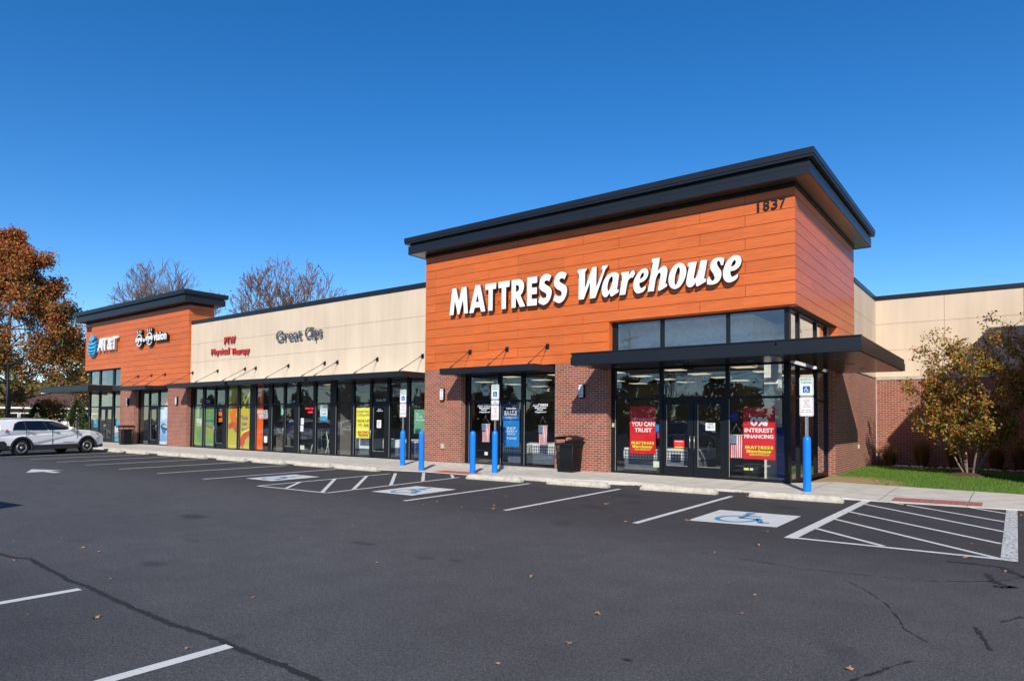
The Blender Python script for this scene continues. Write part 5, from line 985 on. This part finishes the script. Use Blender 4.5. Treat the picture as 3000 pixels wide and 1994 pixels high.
    for cx_ in (0, 2.9):
        for s_ in (1, -1):
            w_ = MB(); w_.lathe([(.20, -.11), (.30, -.115), (.335, -.08), (.335, .08), (.30, .115), (.20, .11)], (0, 0, 0), 28); wo_ = w_.build('wheel', RUBBER, t_, True); wo_.location = (cx_, s_*.80, .335); wo_.rotation_euler = (rad(90), 0, 0)
            r_m = MB(); r_m.lathe([(.205, -.02), (.205, .05), (.19, .05), (.185, -.015)], (0, 0, 0), 28)
            for k in range(5):
                for dk in (-11, 11):
                    a = rad(72*k+dk+90); b = rad(72*k+dk*.6+90); d0 = Vector((math.cos(b), math.sin(b), 0)); d1 = Vector((math.cos(a), math.sin(a), 0)); p = Vector((-d1.y, d1.x, 0))
                    r_m.prism([d0*.05-p*.016+Vector((0, 0, .03)), d0*.05+p*.016+Vector((0, 0, .03)), d1*.19+p*.019+Vector((0, 0, .045)), d1*.19-p*.019+Vector((0, 0, .045))], (0, 0, -.03))
            r_m.lathe([(.055, .0), (.055, .045), (.03, .055)], (0, 0, 0), 12); ro = r_m.build('rim', RIM, wo_, True); ro.location = (0, 0, -s_*.068); ro.rotation_euler = (rad(0 if s_ < 0 else 180), 0, 0)
            h = MB(); h.lathe([(.19, -.01), (.19, .0)], (0, 0, 0), 20); ho = h.build('hub', BLACK, wo_, True); ho.location = (0, 0, -s_*.05)
    # lights, mirrors, handles, rails, door gaps
    for s_ in (1, -1):
        mb = MB(); mb.prism([(3.30, s_*.86, .93), (3.62, s_*.79, .86), (3.66, s_*.74, .80), (3.42, s_*.865, .82)], (0, s_*.035, 0)); mb.build('headlight', HEAD, t_, True); mb = MB(); mb.prism([(3.33, s_*.90, .90), (3.45, s_*.885, .88), (3.47, s_*.88, .835), (3.38, s_*.895, .84)], (0, s_*.012, 0)); mb.build('side_light', AMBER, t_, True)
        mb = MB(); mb.prism([(-.985, s_*.60, 1.12), (-.56, s_*.865, 1.09), (-.60, s_*.875, .97), (-.99, s_*.64, .97)], (0, s_*.05, 0)); mb.build('tail_light', TAIL, t_, True)
        mb = MB(); mb.box(2.02, 2.16, s_*.86, s_*1.05, 1.07, 1.20); mb.build('mirror', paint, t_, True, bevel=.03)
        for x in (.30, 1.38): MB().box(x, x+.17, s_*(HW-.02), s_*(HW+.022), .945, .975).build('door_handle', ALU, t_, True)
        mb = MB(); mb.tube((-.55, s_*.62, 1.55), (1.25, s_*.62, 1.57), .016, seg=6); mb.tube((-.62, s_*.63, 1.50), (-.5, s_*.62, 1.55), .016, seg=6); mb.tube((1.2, s_*.62, 1.57), (1.35, s_*.63, 1.51), .016, seg=6); mb.build('roof_rail', GALV, t_, True)
        mb = MB()
        for x in (.17, 1.27, 2.40): mb.box(x-.004, x+.004, s_*(HW-.02), s_*(HW+.003), .46, 1.08)
        mb.box(1.75, 2.25, s_*(HW), s_*(HW+.006), .52, .535); mb.build('door_gap', BLACK, t_, True)
    mb = MB(); mb.box(3.72, 3.765, -.55, .55, .62, .78); mb.build('grille', BLACK, t_, True); return t_
HD = math.atan2(.9563, -.2925)
# the visible wheels are on the car's right side: origin is the rear axle centre line
u_d = Vector((-.2925, .9563, 0)); n_r = Vector((.9563, .2925, 0)); org = Vector((-33.04, 9.86, 0))-n_r*.93
suv((org.x, org.y), HD, 'white SUV seen from its side, nosed in at the far left bay', CARW)
def across(x, y, hd, lb, p): t_ = suv((x, y), rad(hd), lb, p); return t_
across(-14.35+.0, -.45, 96, 'dark blue SUV whose nose just shows at the left edge', CARB)
across(-41, 3.0, 262, 'grey SUV standing across the lot, seen in the shop glass', CARG); across(-46.5, 3.2, 264, 'silver SUV standing across the lot, seen in the shop glass', CARS)
# ------------------------------------------------------------------ lamp post far left
t_ = thing('lamp_post', 'dark square lamp post at the far left, behind the white car', 'lamp post', (-54.0, 15.2, 0)); m = MB()
m.tube((0, 0, 0), (0, 0, 5.25), .085, .075, 8); m.build('pole', BLACK, t_, True); MB().lathe([(.22, 0), (.22, .5)], (0, 0, 0), 16).build('footing', CONC, t_, True)
MB().box(-1.1, -.1, -.06, .06, 5.12, 5.2).box(-1.7, -1.0, -.2, .2, 5.08, 5.2).build('arm', BLACK, t_, True); MB().box(.1, .9, -.06, .06, 5.12, 5.2).box(.8, 1.5, -.2, .2, 5.08, 5.2).build('arm', BLACK, t_, True)
# sandwich board by the far shop
t_ = thing('sandwich_board', 'white folding sandwich board on the walk before the far shop doors', 'sandwich board', (-46.4, 16.0, .12)); m = MB()
for s_ in (1, -1):
    m.prism([(-.42, s_*.30, 0), (-.34, s_*.30, 0), (-.30, s_*.04, 1.15), (-.38, s_*.04, 1.15)], (0, .02, 0)); m.prism([(.42, s_*.30, 0), (.34, s_*.30, 0), (.30, s_*.04, 1.15), (.38, s_*.04, 1.15)], (0, .02, 0)); m.prism([(-.34, s_*.26, .18), (.34, s_*.26, .18), (.31, s_*.05, 1.08), (-.31, s_*.05, 1.08)], (0, .02, 0))
m.box(-.1, .1, -.06, .06, 1.05, 1.17); m.build('panel', WHITE, t_, True); t_.scale = (1.15, 1, 1.08)
# ------------------------------------------------------------------ house
t_ = thing('stone_house', 'low stone house with brown roof and white eaves behind the far spruces', 'house', (-90, 29, 0)); t_.rotation_euler = (0, 0, rad(-14)+math.atan2(90, 29)*0+rad(72))
def stone_mat():
    m, nt, b, o = base('stone'); g = N(nt, 'ShaderNodeTexCoord'); v = N(nt, 'ShaderNodeTexVoronoi'); v.feature = 'DISTANCE_TO_EDGE'; v.inputs['Scale'].default_value = 2.2; nt.links.new(g.outputs['Object'], v.inputs['Vector'])
    v2 = N(nt, 'ShaderNodeTexVoronoi'); v2.inputs['Scale'].default_value = 2.2; nt.links.new(g.outputs['Object'], v2.inputs['Vector']); rp = N(nt, 'ShaderNodeValToRGB'); rp.color_ramp.elements[0].color = (.20, .11, .06, 1); rp.color_ramp.elements[1].color = (.36, .24, .15, 1)
    nt.links.new(v2.outputs['Color'], rp.inputs[0]); r = N(nt, 'ShaderNodeMapRange'); r.inputs['From Min'].default_value = .02; r.inputs['From Max'].default_value = .05; nt.links.new(v.outputs['Distance'], r.inputs['Value'])
    mx = N(nt, 'ShaderNodeMix'); mx.data_type = 'RGBA'; nt.links.new(r.outputs[0], mx.inputs['Factor']); mx.inputs['A'].default_value = (.5, .46, .4, 1); nt.links.new(rp.outputs[0], mx.inputs['B']); nt.links.new(mx.outputs['Result'], b.inputs['Base Color']); b.inputs['Roughness'].default_value = .9; return m
m = MB(); m.box(-3.8, 12, 0, 8, 0, 2.55); m.build('wall', stone_mat(), t_, True)
m = MB(); m.v = [(-4.4, -.6, 2.75), (12.6, -.6, 2.75), (12.6, 8.6, 2.75), (-4.4, 8.6, 2.75), (-.6, 4, 4.5), (12.6, 4, 4.5)]
for q in ((0, 1, 5, 4), (2, 3, 4, 5), (3, 0, 4), (1, 2, 5), (3, 2, 1, 0)): m.face(q)
m.build('roof', mat('shingle', (.105, .050, .038), .9, c2=(.085, .042, .032), scale=6), t_, True)
m = MB(); m.box(-4.4, 12.6, -.62, -.5, 2.56, 2.745); m.box(-4.4, 12.6, -.5, 0, 2.56, 2.60); m.box(3.2, 3.32, -.55, -.45, 0, 2.56); m.build('eave', WHITE, t_, True)
for x in (-3.1, -1.9, 1.75, 5.2, 8.2):
    f = MB(); f.box(x-.55, x+.55, -.06, -.01, .75, 2.1); o = f.build('window', WHITE, t_, True); f = MB(); f.box(x-.45, x+.45, -.075, -.062, .85, 1.38); f.box(x-.45, x+.45, -.075, -.062, 1.46, 2.0); f.build('pane', CGLASS, o, True)
MB().box(-1.6, -1.0, 4.5, 5.2, 3.5, 5.0).build('chimney', WHITE, t_, True)
# ------------------------------------------------------------------ trees
def cyl_mesh(name, segs, m_, parent, local=True):
    V, F = [], []
    for p0, p1, r0, r1 in segs:
        p0 = Vector(p0); p1 = Vector(p1); d = p1-p0
        if d.length < 1e-5: continue
        d.normalize(); a = d.orthogonal().normalized(); b = d.cross(a); k = 6 if r0 > .04 else (4 if r0 > .012 else 3); n = len(V)
        for p, r in ((p0, r0), (p1, r1)):
            for i in range(k): t = 2*math.pi*i/k; V.append(tuple(p+(a*math.cos(t)+b*math.sin(t))*r))
        for i in range(k): j = (i+1) % k; F.append((n+i, n+j, n+k+j, n+k+i))
    me = bpy.data.meshes.new(name); me.from_pydata(V, [], F); me.materials.append(m_); me.polygons.foreach_set('use_smooth', [True]*len(F)); me.update(); return link(name, me, parent, local)
def grow(rn, p, d, L, r, lv, segs, tips, up=.15, spread=.6, ratio=.72, kids=(2, 4), rmin=.006, wob=.12):
    n = 3; q = Vector(p); dd = Vector(d)
    for i in range(n):
        dn = (dd+Vector((rn.gauss(0, wob), rn.gauss(0, wob), rn.gauss(0, wob)+up*.3))).normalized(); e = q+dn*L/n; r1 = max(rmin, r*(1-.45*(i+1)/n)); r0 = max(rmin, r*(1-.45*i/n)); segs.append((tuple(q), tuple(e), r0, r1))
        if lv <= 2: tips.append((e.copy(), dn.copy(), lv))
        if lv > 0 and i > 0:
            for k in range(rn.randint(*kids) if i == n-1 else rn.randint(1, 2)):
                ax = dn.orthogonal().normalized(); ax.rotate(__import__('mathutils').Quaternion(dn, rn.uniform(0, 6.28))); nd = (dn*math.cos(spread*rn.uniform(.6, 1.2))+ax*math.sin(spread*rn.uniform(.6, 1.2)))
                nd = (nd+Vector((0, 0, up))).normalized(); grow(rn, e, nd, L*ratio*rn.uniform(.75, 1.15), r1*.62, lv-1, segs, tips, up, spread, ratio, kids, rmin, wob)
        q, dd = e, dn
def leaves(name, mats, probs, tips, n, size, spread, par, seed, clump=True, lvmax=1, green=0):
    rg = np.random.default_rng(seed); T = [t for t in tips if t[2] <= lvmax]; T = np.array([tuple(t[0]) for t in T]); idx = rg.integers(0, len(T), n)
    P = T[idx]+rg.normal(0, spread, (n, 3)); D = rg.normal(0, 1, (n, 3)); D[:, 2] -= .3; D /= np.linalg.norm(D, axis=1)[:, None]; A = np.cross(D, rg.normal(0, 1, (n, 3))); A /= np.linalg.norm(A, axis=1)[:, None]; L = size*rg.uniform(.6, 1.3, n)
    cl = rg.random(len(T))[idx]; mi = np.clip(((cl*.55+rg.random(n)*.45)*len(mats)).astype(int), 0, len(mats)-1) if probs is None else rg.choice(len(mats), n, p=probs)
    if green: mi = np.clip(((cl*.45+rg.random(n)*.35+.30*(1-P[:, 2]/green))*len(mats)).astype(int), 0, len(mats)-1)
    return cards(name, mats, P, D, A*(L*.32)[:, None], L, mi, par, local=True, tip=False)
BARK = mat('bark', (.10, .075, .06), .9, c2=(.05, .04, .035), scale=12, bump=.6); BARKG = mat('bark_grey', (.22, .135, .10), .9, c2=(.13, .085, .07), scale=10); BIRCH = mat('birch_bark', (.30, .21, .15), .8, c2=(.10, .06, .045), scale=14)
OAK = [leafmat('oak_b', (.40, .10, .045)), leafmat('oak_a', (.50, .145, .04)), leafmat('oak_e', (.22, .068, .03)), leafmat('oak_c', (.50, .20, .05)), leafmat('oak_d', (.25, .22, .05)), leafmat('oak_f', (.12, .15, .035))]
RUS = [leafmat('rust_a', (.30, .10, .06)), leafmat('rust_b', (.20, .07, .05))]
BIR = [leafmat('birch_a', (.50, .22, .045)), leafmat('birch_b', (.17, .22, .04)), leafmat('birch_c', (.30, .34, .07)), leafmat('birch_d', (.30, .09, .025)), leafmat('birch_e', (.12, .05, .025))]
def oak(name, label, loc, H, seed, mats=OAK, n=30000, size=.30, group=None, spread=.62, rad_=1.0, lowest=.14, hue=False):
    rn = random.Random(seed); t_ = thing(name, label, 'tree', loc, group); segs, tips = [], []
    p = Vector((0, 0, 0)); N_ = 11
    for i in range(N_):
        e = Vector((rn.uniform(-.15, .15), rn.uniform(-.15, .15), H*.93*(i+1)/N_)); r0 = .22*(1-i/N_)+.05; segs.append((tuple(p), tuple(e), r0, .22*(1-(i+1)/N_)+.05))
        fz = (i+1)/N_
        if fz > lowest:
            reach = H*.40*rad_*(min(1, (1.04-fz)/.78)**.85)*rn.uniform(.85, 1.15)
            for k in range(4): a = k*1.57+i*1.1+rn.uniform(-.4, .4); grow(rn, e, Vector((math.cos(a), math.sin(a), -.05+.55*fz)).normalized(), reach*.42, .10*(1.15-fz)+.015, 3, segs, tips, .05, spread, .66, (2, 3), .008, .13)
        p = e
    cyl_mesh('trunk', segs, BARK, t_); leaves('crown', mats, None, tips, n, size, .30, t_, seed, green=H if hue else 0); return t_
oak('oak_tree', 'tall rust-orange and green autumn tree filling the left edge', (-73, 20.5, 0), 18.8, 5, n=140000, size=.22, rad_=1.30, lowest=.12, hue=True)
def bare(name, label, loc, H, seed, n, group, mats=RUS, size=.16, lv=5, spr=.50, W_=.30):
    rn = random.Random(seed); t_ = thing(name, label, 'tree', loc, group); segs, tips = [], []
    segs.append(((0, 0, 0), (0, 0, H*.24), .28, .22))
    for k in range(11): a = k*.571*2.1+rn.uniform(-.25, .25); sp_ = (.2, .5, .85)[k % 3]; grow(rn, Vector((0, 0, H*(.20+.01*k))), Vector((math.cos(a)*sp_, math.sin(a)*sp_, 1)).normalized(), H*.255, .11, lv, segs, tips, .06, spr, .73, (1, 2), .016, .08)
    ins = lambda p: (p[0]/(H*W_))**2+(p[1]/(H*W_))**2+((p[2]-H*.56)/(H*.44))**2 < 1 or p[2] < H*.3
    segs = [q for q in segs if ins(q[1])]; tips = [q for q in tips if ins(q[0])]
    cyl_mesh('trunk', segs, BARKG, t_)
    if n: leaves('crown', mats, None, tips, n, size, .12, t_, seed, lvmax=1)
    return t_
TG = 'bare trees behind the shops'
b1 = bare('bare_tree', 'bare grey-brown tree behind the far orange tower', (-66.4, 32, 0), 17.6, 11, 160, TG, W_=.36)
b2 = bare('bare_tree', 'nearly bare tree with reddish leaves behind the tan wall', (-46.2, 32, 0), 15.3, 21, 2000, TG, W_=.34)
def copy_tree(o, loc, rz, lb, sc=1., group='trees across the road'):
    c = o.copy(); COL.objects.link(c); c.location = loc; c.rotation_euler = (0, 0, rz); c.scale = (sc,)*3; c['label'] = lb; c['group'] = group
    for ch in list(o.children): d = ch.copy(); COL.objects.link(d); d.parent = c
    return c
# across the road, behind the camera: what the shop glass mirrors
for i, (x, y, o, s_) in enumerate(((-12, -38, b1, .62), (-2, -44, b2, .6), (8, -40, b1, .7), (-22, -48, b2, .7), (-34, -42, b1, .7), (-47, -36, b2, .8), (-60, -38, b1, .8), (18, -46, b2, .8), (-72, -30, b2, .9), (-86, -34, b1, .9))):
    copy_tree(o, (x, y, 0), i*1.3, 'bare tree across the road, seen only as a reflection in the shop glass', s_)
rg = np.random.default_rng(31); n = 60000; cx_ = rg.integers(0, 62, n); X_ = -165+cx_*4.3; Hh = 4.6+((cx_*29) % 11)*.38; th = rg.uniform(0, 6.28, n); ph = rg.random(n); rr_ = 3.4*np.sqrt(1-np.abs(2*ph-.8)**2*.3)*rg.random(n)**.35*(1-.55*ph)
P = np.stack([X_+rr_*np.cos(th), -54+rr_*np.sin(th)+(cx_ % 3)*2, ph*Hh], 1); D = rg.normal(0, 1, (n, 3)); D /= np.linalg.norm(D, axis=1)[:, None]; A = np.cross(D, rg.normal(0, 1, (n, 3))); A /= np.linalg.norm(A, axis=1)[:, None]
tag(cards('far_hedge', [leafmat('hedge_a', (.05, .06, .025)), leafmat('hedge_b', (.13, .06, .025)), leafmat('hedge_c', (.09, .08, .03))], P, D, A*.22, rg.uniform(.5, 1.0, n), rg.integers(0, 3, n), tip=False), 'ragged autumn hedge line across the road', 'hedge', kind='stuff')
for x in (-30, 8):
    t_ = thing('utility_pole', 'wooden utility pole across the road', 'utility pole', (x, -23.5, 0), 'utility poles across the road'); MB().tube((0, 0, 0), (0, 0, 10.5), .15, .11, 8).build('pole', BARK, t_, True); MB().box(-1.2, 1.2, -.06, .06, 9.6, 9.72).box(-1.0, 1.0, -.06, .06, 8.6, 8.7).build('crossarm', BARK, t_, True)
for k, (z, y) in enumerate(((9.8, -24.4), (9.8, -22.6), (8.8, -23.5), (7.6, -23.5), (6.9, -23.3), (6.4, -23.6))):
    m = MB(); pts = [(x, y, z-1.1+1.1*(((x+11) % 38-19)/19)**2) for x in range(-106, 47, 2)]
    for a, b in zip(pts, pts[1:]): m.tube(a, b, .03, seg=4, cap=False)
    tag(m.build('overhead_cable', BLACK), 'black overhead cable strung along the road', 'cable', 'overhead cables along the road')
# the river birch on the lawn
rn = random.Random(9); t_ = thing('birch_tree', 'many-stemmed young birch with orange and green leaves on the lawn', 'tree', (-1.12, 24.4, .06)); segs, tips = [], []
for a, tilt, L, r in ((3.3, .46, 2.9, .035), (3.0, .30, 3.6, .04), (2.2, .12, 4.0, .045), (.3, .12, 4.6, .05), (.0, .35, 4.2, .045), (5.2, .25, 3.9, .04), (.5, .55, 3.4, .035), (4.0, .2, 3.4, .04)):
    d = Vector((math.cos(a)*math.sin(tilt), math.sin(a)*math.sin(tilt), math.cos(tilt))); q = Vector((math.cos(a)*.12, math.sin(a)*.12, 0)); n = 9
    for i in range(n):
        dn = (d+Vector((rn.gauss(0, .06), rn.gauss(0, .06), .02))).normalized(); e = q+dn*L/n; segs.append((tuple(q), tuple(e), max(.006, r*(1-i/n)), max(.005, r*(1-(i+1)/n))))
        if i > 0:
            for k in range(2): b = rn.uniform(0, 6.28); nd = (dn*.5+Vector((math.cos(b), math.sin(b), .25))).normalized(); grow(rn, e, nd, .62*(1-.35*i/n)*rn.uniform(.7, 1.2), .010, 2, segs, tips, .08, .55, .62, (1, 2), .0022, .12)
        q, d = e, dn
cyl_mesh('trunk', segs, BIRCH, t_)
T2 = [t for t in tips if t[0].z < 4.2 or rn.random() < .25]; leaves('crown', BIR, [.34, .20, .18, .16, .12], T2, 20000, .085, .07, t_, 7, lvmax=2)
# distant trees behind the house
rg = np.random.default_rng(77); n = 60000; cx_ = rg.integers(0, 48, n); X_ = -345+cx_*6.2; Hh = 9.5+((cx_*37) % 7)*.8; th = rg.uniform(0, 6.28, n); ph = rg.random(n); rr_ = 5.5*np.sqrt(1-(2*ph-1)**2)*rg.random(n)**.3
P = np.stack([X_+rr_*np.cos(th), 72+rr_*np.sin(th)+(cx_ % 3)*4, ph*Hh], 1); D = rg.normal(0, 1, (n, 3)); D /= np.linalg.norm(D, axis=1)[:, None]; A = np.cross(D, rg.normal(0, 1, (n, 3))); A /= np.linalg.norm(A, axis=1)[:, None]
tag(cards('distant_trees', [OAK[2], OAK[5], OAK[4]], P, D, A*.35, rg.uniform(.9, 1.6, n), rg.integers(0, 3, n), tip=False), 'far wooded skyline beyond the stone house', 'woodland', kind='stuff')
# spruces
def spruce(loc, H, R, lb, seed):
    rg = np.random.default_rng(seed); t_ = thing('spruce_tree', lb, 'tree', loc, 'small spruces before the stone house'); MB().tube((0, 0, 0), (0, 0, H*1.07), .06, .01, 6).build('trunk', BARK, t_, True)
    n = 5000; f = rg.random(n)**.75; z = H*(.04+.94*(1-f)); rr = R*f*(.55+.45*rg.random(n))*(1+.18*np.sin(rg.integers(0, 9, n)*2.1)); a = rg.uniform(0, 6.28, n); P = np.stack([rr*np.cos(a), rr*np.sin(a), z], 1)
    D = np.stack([np.cos(a), np.sin(a), rg.uniform(-.3, .5, n)], 1); D /= np.linalg.norm(D, axis=1)[:, None]; A = np.cross(D, rg.normal(0, 1, (n, 3))); A /= np.linalg.norm(A, axis=1)[:, None]
    cards('crown', [leafmat('needle_a', (.06, .10, .03), .1), leafmat('needle_b', (.11, .15, .045), .1)], P, D, A*.04, rg.uniform(.15, .32, n), rg.integers(0, 2, n), t_, local=True, tip=False)
spruce((-76.5, 24, 0), 3.0, 1.55, 'wider small spruce left of the house window', 1); spruce((-61.2, 22, 0), 3.05, 1.25, 'narrower small spruce nearest the shop, before the stone house', 2)
# ornamental grasses, edging stones, mulch
def tuft(x, y, h, lb, seed):
    rg = np.random.default_rng(seed); n = 900; a = rg.uniform(0, 6.28, n); r = rg.random(n)*.16; P = np.stack([x+r*np.cos(a), y+r*np.sin(a), np.full(n, .07)], 1); ln = rg.uniform(0, .42, n)
    D = np.stack([np.cos(a)*ln, np.sin(a)*ln, np.ones(n)], 1); D /= np.linalg.norm(D, axis=1)[:, None]; Wd = np.stack([-np.sin(a), np.cos(a), 0*a], 1)*.006
    o = cards('ornamental_grass', [leafmat('straw_a', (.26, .14, .06)), leafmat('straw_b', (.16, .09, .04))], P, D, Wd, rg.uniform(.55, 1.0, n)*h, rg.integers(0, 2, n)); tag(o, lb, 'ornamental grass', 'brown ornamental grasses by the brick wall')
for i, (x, h, lb) in enumerate(((-3.75, .95, 'leftmost brown grass tuft, in the brick corner'), (-2.75, 1.15, 'brown grass tuft left of the birch stems, second from the brick corner'), (-1.75, 1.0, 'brown grass tuft behind the birch stems'), (-.56, 1.0, 'brown grass tuft just right of the birch stems'), (.1, 1.05, 'brown grass tuft at the right edge'), (1.0, 1.0, 'brown grass tuft outside the right edge'))[:5]): tuft(x, 28.3, h, lb, 50+i)
m = MB(); rn = random.Random(6)
for i in range(150): x = rn.uniform(-3.6, 3); y = 27.55+rn.uniform(-.10, .10); r = rn.uniform(.03, .075); m.lathe([(r*.6, -.02), (r, r*.3), (r*.7, r*.8), (r*.1, r)], (x, y, .07), 6)
tag(m.build('edging_stones', mat('pale_stone', (.55, .52, .47), .8, c2=(.40, .37, .33), scale=8)), 'row of pale stones edging the grass bed', 'stones', kind='stuff')
m = MB(); m.quad([(XR+.01, 27.6, .075), (6, 27.6, .075), (6, YW, .085), (XR+.01, YW, .085)]); m.lathe([(.75, -.02), (.5, .07), (.2, .11), (.02, .12)], (-1.12, 24.4, .05), 20); tag(m.build('mulch_bed', mat('mulch', (.09, .05, .03), .95, c2=(.05, .03, .02), scale=20, bump=1, bscale=25)), kind='structure')
# fallen leaves
def leaf_mesh(seed):
    rn = random.Random(seed); m = MB(); n = 12; P = []
    for i in range(n): a = 2*math.pi*i/n; r = .055*(1 if i % 2 == 0 else .55)*rn.uniform(.8, 1.2); P.append((r*math.cos(a)*1.3, r*math.sin(a), .012+.022*math.sin(a*2+seed)*rn.uniform(.3, 1)))
    for i in range(n): m.quad([(0, 0, .006), P[i], P[(i+1) % n]], 0)
    return m.mesh('fallen_leaf', mat('dry_leaf', (.42, .24, .12), .8, c2=(.30, .13, .06), scale=30))
LM = [leaf_mesh(i) for i in range(4)]
for i, (x, y, s_) in enumerate([(-9.049, 2.661, 1), (-5.947, 2.308, 1.4), (-4.669, 2.407, 0.8), (-5.539, 3.444, 1), (-9.29, 3.429, 1.4), (-10.253, 3.52, 0.8), (-2.623, 4.18, 1), (-2.828, 4.948, 1.4), (-2.777, 3.524, 0.8), (-7.94, 9.967, 1), (-7.685, 9.584, 1.4), (-8.228, 9.36, 0.8), (-8.632, 11.202, 1), (-6.423, 11.56, 1.4), (-7.61, 14.687, 0.8), (-5.034, 9.739, 1), (-4.032, 5.694, 1.4), (-9.195, 9.69, 0.8), (-8.985, 9.071, 1), (-4.322, 10.541, 1.4), (-2.977, 10.266, 0.8), (-2.742, 9.013, 1), (-0.495, 9.833, 1.4), (-0.129, 9.182, 0.8), (0.026, 14.988, 1), (-1.792, 15.327, 1.4), (-5.427, 14.891, 0.8), (-4.734, 14.772, 1), (-0.903, 4.883, 1.4), (-2.99, 8.152, 0.8)]):
    o = link('fallen_leaf', LM[i % 4]); o.location = (x, y, .004); o.scale = (s_*(.40 if y < 7 else .6),)*3; o.rotation_euler = (0, 0, i*1.7); tag(o, 'dry brown leaf lying on the asphalt', 'leaf', 'dry leaves scattered on the asphalt')
m = MB(); rn = random.Random(8)
for i in range(420):
    if i < 250: x = rn.choice([rn.gauss(-7.45, .25), rn.gauss(-10.0, .3), rn.gauss(-5.0, .15), rn.uniform(-10, -3)]); y = plin(x, CURB)-.03-abs(rn.gauss(0, .06)); z = .012
    else: x = rn.uniform(-24, 1); y = rn.uniform(2, 14.5); z = .006
    r = rn.uniform(.008, .028); a = rn.uniform(0, 6.28); m.quad([(x+r*math.cos(a+k*1.57), y+r*math.sin(a+k*1.57)*.7, z+rn.uniform(0, .012)) for k in range(4)])
tag(m.build('leaf_litter', mat('dry_leaf2', (.42, .22, .10), .8, c2=(.30, .12, .05), scale=30)), 'small dry leaf bits lying along the curb and over the asphalt', 'leaf litter', kind='stuff')
